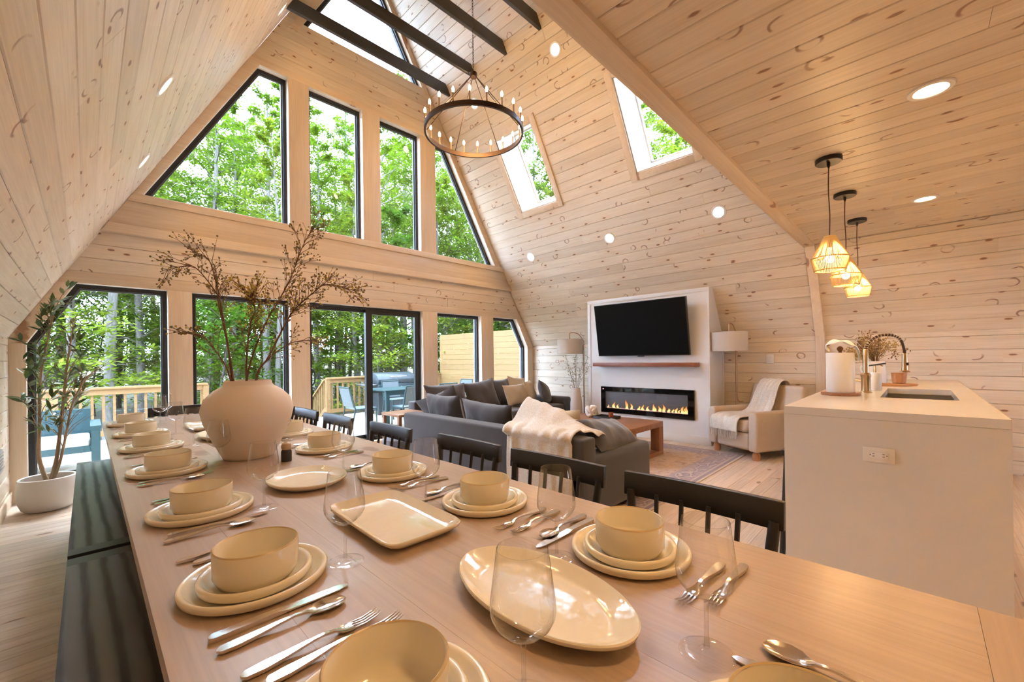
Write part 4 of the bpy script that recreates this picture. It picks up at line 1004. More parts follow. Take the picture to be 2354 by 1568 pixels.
MB().box(.165, .172, -.218, -.205, .19, .21).build('spray_button', BLACKM, fa)
# soap dispenser
sd = thing('soap_dispenser', 'white soap bottle with gold pump behind the faucet', 'soap dispenser', (4.12, .235, IZ))
MB().lathe([(.0001, 0), (.034, 0), (.036, .006), (.036, .125), (.028, .135), (.0001, .135)], 24).build('bottle', CERW, sd, smooth=True)
MB().lathe([(.0001, .135), (.012, .135), (.012, .16), (.009, .165), (.009, .19), (.0001, .19)], 16).build('pump', BRASS, sd, smooth=True)
MB().tube([(0, 0, .188), (.02, -.025, .192), (.03, -.04, .182)], .005, 8).build('spout', BRASS, sd, smooth=True)
# paper towel holder and roll
ph = thing('paper_towel_holder', 'walnut paper towel stand on the near corner of the island', 'towel holder', (3.546, .38, IZ))
MB().lathe([(.0001, 0), (.105, 0), (.108, .006), (.106, .018), (.0001, .019)], 40).build('base', WALNUT, ph, smooth=True)
MB().tube([(0, 0, .018), (0, 0, .31)], .010, 10).build('rod', WALNUTZ, ph, smooth=True)
MB().sphere((0, 0, .31), .018).build('finial', WALNUTZ, ph, smooth=True)
pr = thing('paper_towel_roll', 'white paper towel roll with a loose sheet on top', 'paper towel', (3.546, .38, IZ+.0195))
MB().lathe([(.022, 0), (.076, 0), (.078, .003), (.078, .262), (.076, .265), (.022, .265), (.022, 0)], 40).build('roll', mat('paper', (.86, .855, .85), .9), pr, smooth=True)
vs = []; PT = smooth_curve([(.02, -.092, .215), (.03, -.098, .262), (.025, -.075, .318), (.01, -.03, .345), (-.01, .03, .352), (-.025, .075, .325), (-.02, .055, .292)], 6)
for i, p in enumerate(PT):
    wv = .062*(1-.45*max(0, i/(len(PT)-1)-.55)/.45)
    for j in range(7):
        u = -1+2*j/6; vs.append((p.x+u*wv*1.0+.01*math.sin(i*.5), p.y+u*wv*.2, p.z-.018*u*u+.006*math.sin(i*.7+j)))
MB().add(vs, [(i*7+j, i*7+j+1, i*7+7+j+1, i*7+7+j) for i in range(len(PT)-1) for j in range(6)]).build('loose_sheet', bpy.data.materials['paper'], pr, smooth=True, angle=1.5)
# serving board, cup, pitcher with flowers
bd = tag(MB().lathe([(.0001, 0), (.135, 0), (.138, .008), (.135, .017), (.0001, .018)], 40, sx=1.2, sy=.78).build('wooden_board', wood('acacia', (.56, .28, .12), (.46, .21, .08), None, 0, rough=.4), None, (4.80, .145, IZ), (0, 0, -.75), smooth=True), 'oval wooden board behind the sink', 'board')
tag(MB().lathe([(.0001, .005), (.038, .006), (.048, .088), (.052, .088), (.044, .004), (.034, 0), (.0001, 0)], 28).build('wooden_cup', bpy.data.materials['acacia'], None, (4.85, .125, IZ+.019), smooth=True), 'round wooden cup on the oval board', 'cup')
pt = thing('pitcher_vase', 'white ceramic pitcher holding dried flowers on the island', 'vase', (5.02, .285, IZ))
MB().lathe([(.0001, 0), (.070, 0), (.078, .02), (.078, .10), (.068, .18), (.066, .205), (.060, .205), (.062, .18), (.07, .1), (.068, .02), (.0001, .015)], 36).build('body', CERW, pt, smooth=True)
MB().tube(smooth_curve([(-.05, .055, .155), (-.075, .09, .16), (-.08, .095, .12), (-.06, .062, .07)], 5), .007, 8).build('handle', CERW, pt, smooth=True)
DRYY = mat('dried_yellow', (.36, .25, .08), .85); DRYB = mat('dried_brown', (.22, .12, .05), .85)
fb = thing('dried_flowers', 'yellow-brown dried flower bunch in the white pitcher', 'dried flowers', (5.02, .285, IZ+.19))
rr = random.Random(21)
for k in range(34):
    a = rr.uniform(0, 6.28); el = rr.uniform(.15, 1.45); L = rr.uniform(.14, .27)*(1.25 if el < .6 else 1)
    tip = Vector((math.cos(a)*math.cos(el)*L, math.sin(a)*math.cos(el)*L*1.1, math.sin(el)*L*1.05+.02)); base = Vector((math.cos(a)*.02, math.sin(a)*.02, -.12))
    pts = smooth_curve([base, base*.5+Vector((0, 0, .08))+tip*.1, tip*.6+Vector((0, 0, .02)), tip], 4)
    MB().tube(pts, .0016, 4).build('stem', DRYB, fb)
    fl_ = MB()
    for i in range(30):
        c = pts[-1]*rr.uniform(.55, 1.05)+Vector([rr.uniform(-.03, .03) for _ in range(3)]); r = rr.uniform(.004, .009)
        fl_.add([c+Vector((r, 0, 0)), c+Vector((-r, 0, 0)), c+Vector((0, r, 0)), c+Vector((0, -r, 0)), c+Vector((0, 0, r)), c+Vector((0, 0, -r))], [(0, 2, 4), (2, 1, 4), (1, 3, 4), (3, 0, 4), (2, 0, 5), (1, 2, 5), (3, 1, 5), (0, 3, 5)])
    tag(fl_.build('blossoms', DRYY if k % 3 else DRYB, fb), kind='stuff')
# counter stool tucked behind the island
cs = thing('counter_stool', 'black counter stool half hidden behind the island', 'stool', (3.04, .43, 0))
MB().box(-.18, .18, -.12, .16, .60, .635).build('seat', BLACKP, cs, bevel=.006)
for sx in (-1, 1):
    for y0_, y1_ in ((-.06, -.085), (.13, .155)): MB().tube([(sx*.16, y0_, .60), (sx*.20, y1_, 0)], [.018, .015], 8).build('leg', BLACKP, cs, smooth=True)
MB().bar((-.18, .145, .2), (.18, .145, .2), .02, .025).build('footrest', BLACKP, cs)
# ------------------------------------------------------------------ chandelier and pendants
BRONZE = mat('bronze', (.05, .03, .022), .4, metal=.7)
CX_, CY_, CZ_ = 2.747, 3.18, 3.452
c = thing('chandelier', 'round bronze wagon-wheel chandelier with twenty candle bulbs', 'chandelier', (CX_, CY_, CZ_))
RR = .486
MB().lathe([(RR-.010, 0), (RR+.010, 0), (RR+.010, .045), (RR-.010, .045)], 72, close=True).build('ring', BRONZE, c, smooth=True, angle=.5)
hub = MB().lathe([(.0001, .575), (.035, .575), (.038, .58), (.038, .615), (.03, .622), (.0001, .622)], 28).build('hub', BRONZE, c, smooth=True)
for k in range(6):
    a = 2*PI*(k+.25)/6
    MB().tube([(.028*math.cos(a), .028*math.sin(a), .58), (RR*math.cos(a), RR*math.sin(a), .04)], .004, 6).build('support_rod', BRONZE, c, smooth=True)
sl = MB().lathe([(.0001, 0), (.013, 0), (.013, .004), (.0075, .008), (.0075, .085), (.0001, .085)], 12).mesh('candle_sleeve', mat('sleeve', (.30, .20, .12), .35, metal=.6), smooth=True)
bu = MB().lathe([(.0001, .083), (.007, .085), (.0115, .095), (.013, .108), (.0115, .121), (.006, .135), (.0001, .144)], 12).mesh('bulb', BULB, smooth=True)
for k in range(20):
    a = 2*PI*(k+.5)/20; s_ = link('candle_sleeve', sl, c, (RR*math.cos(a), RR*math.sin(a), .045)); link('bulb', bu, s_)
lm = MB().tube([(.007*math.cos(2*PI*i/12), 0, .017*math.sin(2*PI*i/12)) for i in range(13)], .0022, 6, cap=False).mesh('chain_link', BRONZE, smooth=True)
zc = .635; k = 0
while CZ_+zc < ZRI-.05:
    link('chain_link', lm, c, (0, 0, zc), (0, 0, (k % 2)*PI/2)); zc += .029; k += 1
ld = bpy.data.lights.new('chandelier_glow', 'POINT'); ld.energy = 62; ld.color = LAMP; ld.shadow_soft_size = .12
lo = bpy.data.objects.new('lamp', ld); COL.objects.link(lo); lo.parent = c; lo.location = (0, 0, .14)

ROPE = mat('rope', (.60, .42, .19), .8)
pbulb = MB().sphere((0, 0, 0), .026, 16, 10).mesh('bulb', mat('pendant_bulb', (1, .9, .7), .4, emit=(1, .80, .46), es=18), smooth=True)
for k, (x, lab) in enumerate(((3.26, 'woven rope pendant lamp nearest the camera over the island'), (4.06, 'middle woven rope pendant lamp over the island'), (4.93, 'woven rope pendant lamp farthest along the island'))):
    p = thing('pendant_lamp', lab, 'pendant lamp', (x, .394, ZC), 0, 'rope pendant lamps')
    MB().lathe([(.0001, -.028), (.066, -.028), (.070, -.024), (.070, -.001), (.0001, -.001)], 36).build('canopy', BLACKM, p, smooth=True, angle=.6)
    MB().lathe([(.0035, -.062), (.009, -.045), (.0095, -.028)], 12).build('cord_grip', BLACKM, p, smooth=True)
    MB().tube(smooth_curve([(0, 0, -.05), (.002, .003, -.2), (-.002, -.003, -.35), (0, 0, -.485)], 5), .003, 6).build('cord', mat('cord', (.06, .02, .015), .6) if k == 0 else bpy.data.materials['cord'], p, smooth=True)
    st = MB(); n = 64
    for i in range(n):
        a = 2*PI*i/n; ca, sa = math.cos(a), math.sin(a)
        st.tube([(.030*ca, .030*sa, -.490), (.097*ca, .097*sa, -.622), (.080*ca, .080*sa, -.700)], .0021, 5, cap=False)
    sh = tag(st.build('rope_shade', ROPE, p, smooth=True), kind='stuff')
    for r, z in ((.030, -.490), (.097, -.622), (.080, -.700)):
        MB().tube([(r*math.cos(2*PI*i/40), r*math.sin(2*PI*i/40), z) for i in range(41)], .0038, 6, cap=False).build('rope_ring', ROPE, sh, smooth=True)
    MB().lathe([(.0001, -.49), (.028, -.49), (.016, -.50), (.016, -.56), (.0001, -.56)], 16).build('socket', BLACKM, p, smooth=True)
    link('bulb', pbulb, p, (0, 0, -.628))
    ld = bpy.data.lights.new('pendant_glow', 'POINT'); ld.energy = 20; ld.color = LAMP; ld.shadow_soft_size = .012
    lo = bpy.data.objects.new('lamp', ld); COL.objects.link(lo); lo.parent = p; lo.location = (0, 0, -.578)
# ------------------------------------------------------------------ dried branches in the big vase
STEMB = mat('branch_brown', (.16, .065, .03), .7); BERRY = mat('seed_pod', (.20, .15, .055), .7); BERRYY = mat('seed_pod_yellow', (.52, .36, .05), .7)
rb_ = random.Random(33)
icos = MB().sphere((0, 0, 0), 1.0, 6, 4)
def branch(label, main, subs, yellow=.25):
    t = thing('dried_branch', label, 'branch', (.545, 2.32, ZT_), 0, 'dried branches in the big vase')
    pts = smooth_curve(main, 6); n = len(pts)
    MB().tube(pts, [.0052*(1-.75*i/(n-1)) for i in range(n)], 7).build('stem', STEMB, t, smooth=True)
    tw = MB(); bb = MB(); by = MB()
    def pods(p, d, cnt):
        for _ in range(cnt):
            q = p+d*rb_.uniform(0, .05)+Vector([rb_.uniform(-.020, .020) for _ in range(3)]); r = rb_.uniform(.0028, .0052)
            tgt = by if rb_.random() < yellow else bb
            tgt.add([q+Vector(v)*r for v in icos.v], icos.f)
            tw.tube([p, q], .0008, 3, cap=False)
    for i in range(int(n*.38), n, 1):
        for _ in range(subs):
            p = pts[i]; d = (pts[i]-pts[i-1]).normalized(); o = Vector([rb_.uniform(-1, 1) for _ in range(3)]); o = (o-d*o.dot(d)).normalized()
            L = rb_.uniform(.04, .13)*(1.15-i/n*.5); e = p+(d*.85+o*.55)*L
            m_ = p+(d*.6+o*.25)*L*.55; tw.tube([p, m_, e], [.0016, .0013, .001], 4)
            pods(e, (e-p).normalized(), rb_.randint(4, 8))
    pods(pts[-1], (pts[-1]-pts[-2]).normalized(), 10)
    tag(tw.build('twigs', STEMB, t), kind='stuff')
    tag(bb.build('seed_pods', BERRY, t, smooth=True), kind='stuff')
    if by.v: tag(by.build('yellow_pods', BERRYY, t, smooth=True), kind='stuff')
branch('dried branch leaning far left out of the big vase', [(-.03, .03, .02), (-.052, .074, .364), (-.061, .103, .534), (-.087, .15, .741), (-.088, .171, .791), (-.149, .254, .917), (-.188, .314, .945), (-.25, .399, .929)], 1, .1)
branch('dried branch forking up beside the far left one', [(-.02, .02, .02), (-.05, .07, .40), (-.075, .14, .70), (-.093, .19, .873), (-.114, .236, .978), (-.16, .306, 1.018)], 1, .12)
branch('short yellow dried branch in the middle of the big vase', [(0, 0, .02), (-.011, -.01, .364), (-.004, -.039, .603), (.013, -.077, .70), (0, -.086, .758)], 3, .75)
branch('tallest dried branch rising right out of the big vase', [(0, 0, .02), (0, .029, .363), (.063, -.007, .614), (.128, -.045, .764), (.18, -.069, .888), (.225, -.087, 1.035), (.268, -.102, 1.129)], 2, .3)
branch('dried branch arching far right out of the big vase', [(.02, -.02, .02), (.02, -.045, .364), (.06, -.11, .48), (.114, -.19, .642), (.138, -.239, .701), (.191, -.317, .773), (.229, -.381, .807), (.305, -.483, .776)], 2, .35)
branch('thin low dried twig leaning left out of the big vase', [(-.03, .03, .02), (-.069, .023, .376), (-.129, .036, .521), (-.169, .03, .573)], 1, .1)
branch('low dried twig reaching right out of the big vase', [(.02, -.02, .02), (.035, 0, .362), (.086, -.016, .47), (.175, -.072, .549), (.263, -.125, .56)], 1, .5)
# ------------------------------------------------------------------ potted olive tree
px, py = -.235, 5.17
pt = thing('planter', 'round white planter on the floor in the left corner', 'planter', (px, py, 0))
MB().lathe([(.0001, .0), (.125, .0), (.150, .02), (.178, .10), (.180, .17), (.168, .262), (.160, .268), (.152, .262), (.160, .17), (.14, .03), (.0001, .03)], 48).build('pot', mat('planter_white', (.74, .71, .67), .7), pt, smooth=True)
MB().lathe([(.0001, .215), (.155, .21)], 32).build('soil', mat('soil', (.12, .10, .08), .95), pt)
ot = thing('olive_tree', 'slim green olive tree growing in the white planter', 'tree', (px, py, .2))
OBARK = mat('olive_bark', (.30, .20, .11), .85); _bark(OBARK, (.20, .13, .07), (.42, .30, .18))
OLEAF = [mat('olive_leaf_%s' % n_, c_, .45) for n_, c_ in (('dark', (.045, .10, .028)), ('mid', (.09, .17, .045)), ('light', (.15, .21, .08)))]
ro = random.Random(4)
trunks = [[(0, 0, 0), (-.05, .06, .22), (-.045, .06, .5), (-.04, .06, .85), (.0, .03, 1.15), (.05, .04, 1.46)], [(.01, 0, 0), (.05, -.04, .2), (.075, -.06, .45), (.10, -.09, .75), (.12, -.11, 1.0), (.16, -.14, 1.3)], [(.02, -.01, 0), (.07, -.05, .18), (.11, -.09, .42), (.15, -.16, .68), (.23, -.23, .88)]]
def leaf_me(m, L, w):
    vs = [(0, 0, 0), (L*.3, w*.8, L*.03), (L*.65, w*.8, -L*.02), (L, 0, -L*.12), (L*.65, -w*.8, -L*.02), (L*.3, -w*.8, L*.03), (L*.33, 0, -L*.01), (L*.68, 0, -L*.06)]
    me = bpy.data.meshes.new('leaf'); me.from_pydata(vs, [], [(0, 6, 1), (1, 6, 7, 2), (2, 7, 3), (0, 5, 6), (5, 4, 7, 6), (4, 3, 7)]); me.materials.append(m); me.shade_smooth(); return me
LMS = [leaf_me(m, L, L*.155) for m in OLEAF for L in (.08, .105)]
tips = []
for k, tr in enumerate(trunks):
    P = smooth_curve(tr, 6); n = len(P); MB().tube(P, [.016*(1-.72*i/(n-1))*(1 if k < 2 else .75) for i in range(n)], 8).build('trunk', OBARK, ot, smooth=True)
    tips.append((P[-1], (P[-1]-P[-2]).normalized()))
    for i in range(int(n*.36), n):
        for _ in range(1+(i % 2)):
            d = (P[i]-P[i-1]).normalized(); o = Vector([ro.uniform(-1, 1), ro.uniform(-1, 1), ro.uniform(-.3, .8)]).normalized(); L = ro.uniform(.12, .26)
            e = P[i]+(d*.7+o*.8)*L
            e.x = max(e.x, xl(e.z+.2)-px+.10); e.y = min(e.y, G-py-.08)
            MB().tube([P[i], P[i]+(d*.8+o*.5)*L*.5, e], [.0035, .0025, .0012], 5).build('twig', OBARK, ot, smooth=True)
            tips.append((e, (e-P[i]).normalized()))
nleaf = 0
for (e, d) in tips:
    for q in range(6):
        if nleaf >= 298: break
        p = e-d*ro.uniform(0, .14); o = (d*.6+Vector([ro.uniform(-1, 1), ro.uniform(-1, 1), ro.uniform(-.4, .9)])).normalized()
        if p.x+o.x*.09 < xl(p.z+.2+abs(o.z)*.09)-px+.015: o.x = abs(o.x); p.x += .05
        if p.y+o.y*.08 > G-py-.02: o.y = -abs(o.y)
        ob = link('leaf', ro.choice(LMS), ot, p); ob.rotation_euler = (ro.uniform(-1, 1), -math.asin(max(-1, min(1, o.z))), math.atan2(o.y, o.x)); nleaf += 1
# ------------------------------------------------------------------ outside: deck, railing, fence, furniture
ZD = -.12
dk = thing('deck', 'pale wooden deck outside the windows', 'deck', (0, 0, 0))
MB().box(-2.4, 7.3, 5.80, 9.98, ZD-.3, ZD-.026).build('deck_frame', DECKW, dk)
planking(dk, (-2.4, 5.80, ZD-.026), X_, Y_, 0, 9.7, 4.18, w=.14, m=DECKW, lens=(3.2, 4.9), seed=51, name='deck_board', th=.024, lift=.026)
def railing(x0, x1, y, label, end_post=True):
    t = thing('deck_railing', label, 'railing', (x0, y, ZD), 0, 'wooden deck railings'); L = x1-x0; H = .91
    MB().box(-.03, L+.03, -.07, .07, H-.038, H).build('cap_rail', RAILW, t, bevel=.004)
    MB().box(0, L, -.02, .02, H-.13, H-.038).build('top_rail', RAILW, t); MB().box(0, L, -.02, .02, .08, .17).build('bottom_rail', RAILW, t)
    n = max(1, round(L/1.8))
    for k in range(n+1): MB().box(k*L/n-.045, k*L/n+.045, -.045, .045, 0, H-.038).build('post', RAILW, t)
    bm_ = MB().box(-.018, .018, .021, .055, .08, H-.05).mesh('baluster', RAILW); q = .11
    while q < L-.05: link('baluster', bm_, t, (q, 0, 0)); q += .135
railing(-2.35, 1.6, 9.86, 'wooden deck railing on the left, outside the corner window'); railing(3.92, 7.05, 9.86, 'wooden deck railing on the right, behind the grill')
t = thing('stair_railing', 'sloping wooden stair railing leading off the deck', 'railing', (3.92, 9.92, ZD))
MB().bar((0, .05, .86), (0, 2.0, -.35), .10, .04, up=(0, .5, 1)).build('cap_rail', RAILW, t); MB().bar((0, .05, .17), (0, 2.0, -1.03), .04, .09, up=(0, .5, 1)).build('bottom_rail', RAILW, t)
for k in range(13): MB().bar((0, .12+k*.145, .14-k*.088), (0, .12+k*.145, .81-k*.089), .035, .035).build('baluster', RAILW, t)
MB().bar((0, 2.0, -.98), (0, 2.0, -.33), .09, .09).build('post', RAILW, t)
f = thing('privacy_fence', 'tall knotty pine privacy fence at the right end of the deck', 'fence', (7.12, 5.80, ZD))
z = .03; fm = MB().box(-.012, .012, 0, 4.06, 0, .136).mesh('fence_board', PINE_OUT if 'PINE_OUT' in globals() else wood('fence_pine', (.28, .17, .065), (.24, .14, .05), (.22, .10, .05), .9, rough=.6, axis=1, var=.1))
while z < 1.90: link('fence_board', fm, f, (0, 0, z)); z += .14
for y in (.05, 2.0, 4.0): MB().box(.013, .10, y-.045, y+.045, 0, 1.93).build('post', RAILW, f)
# grill
GRL = mat('grill_lid', (.022, .032, .036), .4); GSS = mat('grill_steel', (.30, .30, .31), .35, metal=1)
g = thing('barbecue_grill', 'big dark covered barbecue grill against the deck railing', 'grill', (5.27, 9.35, ZD)); 
MB().prism([(-.30, .74), (.28, .74), (.28, .90), (.20, .985), (-.05, 1.0), (-.22, .94), (-.30, .84)], 'x', -.50, .50).build('lid', GRL, g, fix=True, bevel=.01)
MB().box(-.50, .50, -.29, .27, .60, .735).build('firebox', GRL, g, bevel=.006)
MB().box(-.50, .50, -.33, -.29, .56, .72).build('control_panel', mat('grill_panel', (.012, .028, .032), .4), g, bevel=.004)
MB().tube([(-.22, -.33, .90), (.22, -.33, .90)], .016, 10).build('lid_handle', GSS, g, smooth=True)
for k in range(6): MB().lathe([(.0001, 0), (.030, 0), (.026, .03), (.0001, .032)], 16).build('knob', GSS, g, (-.40+k*.16, -.331, .64), (PI/2, 0, 0), smooth=True)
for s_ in (-1, 1): MB().box(s_*.66-.14, s_*.66+.14, -.26, .24, .70, .735).build('side_shelf', GSS, g, bevel=.004)
MB().box(-.48, .48, -.26, .26, .10, .56).build('cabinet', GRL, g)
for x in (-.42, .42):
    for y in (-.2, .2): MB().lathe([(.0001, 0), (.05, 0), (.05, .10), (.0001, .10)], 12).build('foot', BLACKM, g, (x, y, 0))
# patio table and chairs
pt_ = thing('patio_table', 'dark teal patio table on the deck', 'table', (4.75, 7.72, ZD))
for k in range(7): MB().box(-.78, .78, -.45+k*.13, -.45+k*.13+.12, .70, .72).build('slat', TEAL, pt_)
for sx in (-1, 1):
    for sy in (-1, 1): MB().box(sx*.72-.035, sx*.72+.035, sy*.40-.035, sy*.40+.035, 0, .70).build('leg', TEAL, pt_)
MB().box(-.75, .75, -.43, -.39, .62, .70).build('apron', TEAL, pt_); MB().box(-.75, .75, .39, .43, .62, .70).build('apron', TEAL, pt_)
SLING = mat('grey_sling', (.085, .105, .11), .6)
def mk_pc():
    t = thing('patio_chair', 'x', 'chair', (0, 0, 0), 0, 'grey sling patio chairs')
    for s_ in (-1, 1):
        MB().tube([(s_*.22, -.22, 0), (s_*.22, -.21, .42)], .013, 8).build('leg', TEAL, t, smooth=True)
        MB().tube([(s_*.22, .28, 0), (s_*.22, .19, .42), (s_*.21, .30, .82)], .013, 8).build('leg', TEAL, t, smooth=True)
        MB().tube([(s_*.22, -.21, .42), (s_*.22, .19, .42)], .013, 8).build('side_rail', TEAL, t, smooth=True)
    MB().box(-.21, .21, -.22, .19, .415, .43).build('seat', SLING, t)
    MB().prism([(.205, .46), (.220, .46), (.305, .80), (.290, .80)], 'x', -.20, .20).build('backrest', SLING, t, fix=True)
    MB().tube([(-.21, .30, .82), (.21, .30, .82)], .013, 8).build('top_bar', TEAL, t, smooth=True)
    return t
pc0 = mk_pc()
for k, (x, y, rz, lab) in enumerate(((3.55, 7.45, PI/2, 'grey patio chair at the left end of the teal table'), (4.30, 7.02, PI, 'grey patio chair with its back to the sliding door'), (5.05, 7.02, PI, 'grey patio chair seen past the door frame, back to the house'),
                                     (5.98, 7.65, -PI/2, 'grey patio chair at the fence end of the teal table'), (4.9, 8.45, 0, 'grey patio chair on the far side of the teal table'))):
    c_ = pc0 if k == 0 else copy_tree(pc0); c_.location = (x, y, ZD); c_.rotation_euler = (0, 0, rz); c_['label'] = lab
# teal lounge seat on the left of the deck
lg = thing('patio_lounge', 'teal framed patio lounge seat outside the corner window', 'outdoor seat', (-.55, 7.75, ZD))
for x in (-.70, .62): 
    MB().box(x-.04, x+.04, -.42, -.34, 0, .50).build('leg', TEAL, lg); MB().box(x-.04, x+.04, .34, .42, 0, .50).build('leg', TEAL, lg); MB().box(x-.05, x+.05, -.42, .42, .50, .54).build('arm', TEAL, lg)
MB().box(-.66, .58, -.40, -.34, .22, .30).build('front_rail', TEAL, lg); MB().box(-.66, .58, .36, .42, .30, .70).build('back_rail', TEAL, lg); MB().box(-.66, .58, -.34, .36, .24, .28).build('seat_deck', TEAL, lg)
rbox(-.65, .57, -.40, .34, .285, .38, 'seat_pad', mat('lounge_pad', (.34, .33, .31), .9), lg, .03)
# ------------------------------------------------------------------ ground and forest
GRD = mat('forest_floor', (.2, .15, .08), .95)
def _g(m):
    t = NT(m); v, _ = t.coords(False); t.ln(t.ramp(t.noise(v, .8, 5, .6), [(.35, (.13, .085, .045)), (.5, (.10, .08, .04)), (.62, (.05, .09, .025)), (.75, (.16, .12, .08))]), t.b.inputs['Base Color'])
_g(GRD)
vs = []; fs = []; NX, NY = 40, 36
def gz(x, y): return -1.15+.25*noise.noise(Vector((x*.12, y*.12, 0)))+max(0, (y-16))*.05+max(0, x-14)*.03
for j in range(NY+1):
    for i in range(NX+1):
        x = -32+80*i/NX; y = (-14+80*j/NY); inside = -2.6 < x < 7.6 and y < 10.5
        vs.append((x, y, gz(x, y)-(.2 if inside else 0)))
for j in range(NY):
    for i in range(NX): a = j*(NX+1)+i; fs.append((a, a+1, a+NX+2, a+NX+1))
gr = MB().add(vs, fs).build('ground', GRD, None, smooth=True, angle=3); gr['kind'] = 'structure'
def tree_parts(seed, H, r0, crown0, crown_r, nbr, leaf, nleaf, lean=.03, sub=4, droop=.0, dead=6):
    """returns (trunk mesh, branch mesh, leaf verts/faces)"""
    rng = random.Random(seed); P = []; K = 9; ax, ay = rng.uniform(-lean, lean), rng.uniform(-lean, lean)
    for i in range(K+1):
        z = H*i/K; P.append((ax*z+.10*math.sin(i*.9+seed), ay*z+.10*math.cos(i*.7+seed), z-.3 if i == 0 else z))
    tr = MB().tube(P, [r0*(1.25 if i == 0 else 1)*(1-.82*i/K) for i in range(K+1)], 9)
    br = MB(); lv = []; lf = []
    def leafspray(p, d, cnt, spread):
        for _ in range(cnt):
            q = p+d*rng.uniform(-.2, 1)*spread+Vector((rng.gauss(0, spread*.42), rng.gauss(0, spread*.42), rng.gauss(0, spread*.13)))
            a = rng.uniform(0, 6.28); tl = rng.uniform(-.7, .7); tl2 = rng.uniform(-.7, .7); L = leaf*rng.uniform(.6, 1.2)
            u = Vector((math.cos(a), math.sin(a), tl)).normalized()*L; v_ = Vector((-math.sin(a), math.cos(a), tl2)).normalized()*L*.42
            n_ = len(lv); lv.extend([q-u*.5, q+v_*.5, q+u*.5, q-v_*.5]); lf.append((n_, n_+1, n_+2, n_+3))
    per = max(1, nleaf//(nbr*sub))
    for b in range(nbr):
        s_ = (b+rng.random())/nbr; z = crown0+(H-crown0)*s_*.97; a = b*2.4+rng.uniform(-.5, .5)
        i = min(K-1, int(z/H*K)); p0 = Vector(P[i]).lerp(Vector(P[i+1]), z/H*K-i)
        L = crown_r*(1-.72*s_**1.5)*rng.uniform(.65, 1.15); up = rng.uniform(.10, .55)-droop+s_*.5
        d = Vector((math.cos(a), math.sin(a), up)).normalized(); m_ = p0+d*L*.5+Vector((0, 0, .12*L)); e = p0+d*L
        rr_ = max(.010, r0*.26*(1-.6*s_)); br.tube([p0, m_, e], [rr_, rr_*.55, .006], 5, cap=False)
        for q in range(sub):
            k_ = rng.uniform(.25, 1.0); pp = p0.lerp(m_, k_*2) if k_ < .5 else m_.lerp(e, k_*2-1)
            d2 = (d+Vector((rng.uniform(-1, 1), rng.uniform(-1, 1), rng.uniform(-.15, .25)))).normalized(); L2 = L*rng.uniform(.2, .42)
            br.tube([pp, pp+d2*L2], [.009, .004], 4, cap=False); leafspray(pp, d2*L2/max(L2, .01), per, L2)
    for b in range(dead):
        z = rng.uniform(1.5, crown0); i = min(K-1, int(z/H*K)); p0 = Vector(P[i]).lerp(Vector(P[i+1]), z/H*K-i); a = rng.uniform(0, 6.28); L = rng.uniform(.5, 1.8)
        br.tube([p0, p0+Vector((math.cos(a)*L*.6, math.sin(a)*L*.6, .05)), p0+Vector((math.cos(a)*L, math.sin(a)*L, rng.uniform(-.3, .2)))], [.018, .012, .004], 4, cap=False)
    return tr, br, MB().add(lv, lf)
VAR = {'tall': [], 'maple': [], 'sapling': []}
for s_, H, r0, c0, cr_, lm_ in ((1, 19, .21, 6.5, 3.3, LEAF_A), (2, 21, .25, 7.5, 3.6, LEAF_A), (3, 17, .17, 5.0, 3.0, LEAF_C), (4, 20, .22, 4.5, 3.4, LEAF_A)):
    tr, br, lv = tree_parts(s_, H, r0, c0, cr_, 40, .21, 10000, sub=6, dead=10); VAR['tall'].append((tr.mesh('trunk', BARK, smooth=True), br.mesh('branches', BARK2 if s_ % 2 else BARK), lv.mesh('foliage', lm_)))
for s_, H, r0, c0, cr_, lm_ in ((11, 11, .11, 1.6, 3.0, LEAF_A), (12, 12, .12, 2.0, 3.3, LEAF_C), (13, 9, .09, 1.2, 2.7, LEAF_B)):
    tr, br, lv = tree_parts(s_, H, r0, c0, cr_, 30, .17, 7500, sub=5, lean=.05, dead=2); VAR['maple'].append((tr.mesh('trunk', BARK2, smooth=True), br.mesh('branches', BARK2), lv.mesh('foliage', lm_)))
for s_, H, r0, c0, cr_, lm_ in ((21, 4.6, .035, .5, 1.6, LEAF_A), (22, 5.4, .04, .6, 1.9, LEAF_B), (23, 5.0, .04, .5, 1.9, LEAF_C)):
    tr, br, lv = tree_parts(s_, H, r0, c0, cr_, 26, .15, 6000, sub=5, lean=.06, dead=0); VAR['sapling'].append((tr.mesh('trunk', BARK2, smooth=True), br.mesh('branches', BARK2), lv.mesh('foliage', lm_)))
rt = random.Random(77)
LAB = {'tall': ('tall grey-barked tree with a high crown in the forest', 'tall forest trees'), 'maple': ('leafy bright green tree with low branches in the forest', 'leafy forest trees'), 'sapling': ('low green sapling under the forest trees', 'forest saplings')}
HT = {'tall': 20, 'maple': 12, 'sapling': 5.4}
def put(kind, x, y, vi=None, sc=None, lab=None):
    v_ = VAR[kind][vi if vi is not None else rt.randrange(len(VAR[kind]))]
    t = thing({'tall': 'forest_tree', 'maple': 'leafy_tree', 'sapling': 'sapling'}[kind], LAB[kind][0], 'tree', (x, y, gz(x, y)-.05), rt.uniform(0, 6.28), LAB[kind][1])
    s_ = sc or rt.uniform(.85, 1.15)
    s_ = min(s_, (.60*math.hypot(x, y)+2.2)/HT[kind])*rt.uniform(.9, 1.05); t.scale = (s_, s_, s_)
    if lab: t['label'] = lab
    link('trunk', v_[0], t); link('branches', v_[1], t); link('foliage', v_[2], t)
def polar(a, d): a = math.radians(a); return d*math.cos(a), d*math.sin(a)
placed = []; HAND = []
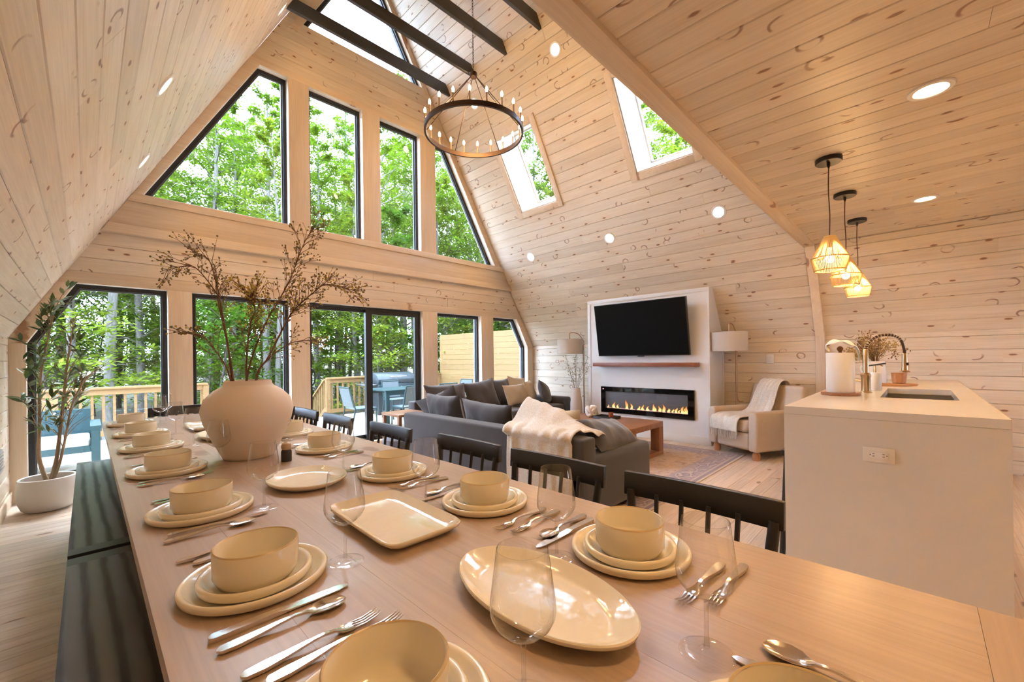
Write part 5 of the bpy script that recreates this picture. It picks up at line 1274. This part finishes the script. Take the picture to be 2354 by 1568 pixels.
NUM = 'one two three four five six seven eight nine ten eleven twelve thirteen fourteen fifteen sixteen seventeen eighteen nineteen twenty twenty-one twenty-two twenty-three twenty-four twenty-five twenty-six'.split()
def ok(x, y, md): 
    if -3.5 < x < 8.6 and y < 11.2: return False
    return all((x-q[0])**2+(y-q[1])**2 > md*md for q in placed)
for a, d, k, vi in ((91, 17, 'tall', 0), (88.5, 16, 'tall', 1), (86.3, 19, 'tall', 3), (80.5, 18, 'tall', 0), (75, 15.5, 'tall', 1), (73.5, 13.8, 'tall', 2), (71, 20, 'tall', 3), (69.5, 16, 'tall', 0), (62, 17, 'tall', 1), (59, 22, 'tall', 3), (57.5, 18, 'tall', 0), (55, 21, 'tall', 1), (52.5, 17, 'tall', 2), (50, 20, 'tall', 3), (48, 16.5, 'tall', 0), (45.5, 21, 'tall', 1), (43, 17, 'tall', 0), (65, 15, 'tall', 2),
                    (84, 20, 'maple', 0), (78, 22, 'maple', 1), (67, 20, 'maple', 0), (60, 14.5, 'maple', 2), (54, 15.5, 'maple', 0), (88, 24, 'maple', 1), (74, 26, 'maple', 0), (47, 19, 'maple', 1), (92, 20, 'maple', 2),
                    (31, 14, 'tall', 3), (26, 13, 'tall', 0), (21, 15, 'tall', 1), (36, 15, 'maple', 1), (39, 14, 'tall', 2), (23, 18, 'maple', 0), (17, 14, 'tall', 3), (33, 18, 'maple', 0), (28.5, 15.5, 'maple', 1), (24.5, 15, 'maple', 0), (19, 16, 'maple', 1), (38, 17, 'maple', 0), (41, 16, 'tall', 3), (29, 12.5, 'maple', 0), (22, 13, 'maple', 1)):
    x, y = polar(a, d); placed.append((x, y)); HAND.append((a, d, k, vi, x, y))
for k in ('tall', 'maple'):
    hs = sorted([h for h in HAND if h[2] == k], reverse=True)
    for i, h in enumerate(hs): put(k, h[4], h[5], h[3], lab=('tall grey tree trunk just beyond the deck, number %s from the left' if k == 'tall' else 'leafy green tree just beyond the deck, number %s from the left') % NUM[i])
tries = 0; cnt = {'tall': 0, 'maple': 0, 'sapling': 0}
while tries < 4000 and sum(cnt.values()) < 92:
    tries += 1; a = rt.uniform(38, 97); d = rt.uniform(18, 42)
    k = 'tall' if cnt['tall'] < 18 else 'maple' if cnt['maple'] < 34 else 'sapling'
    if k == 'sapling': d = rt.uniform(13.0, 30)
    x, y = polar(a, d)
    if ok(x, y, 1.5 if k != 'sapling' else 1.0): placed.append((x, y)); put(k, x, y); cnt[k] += 1
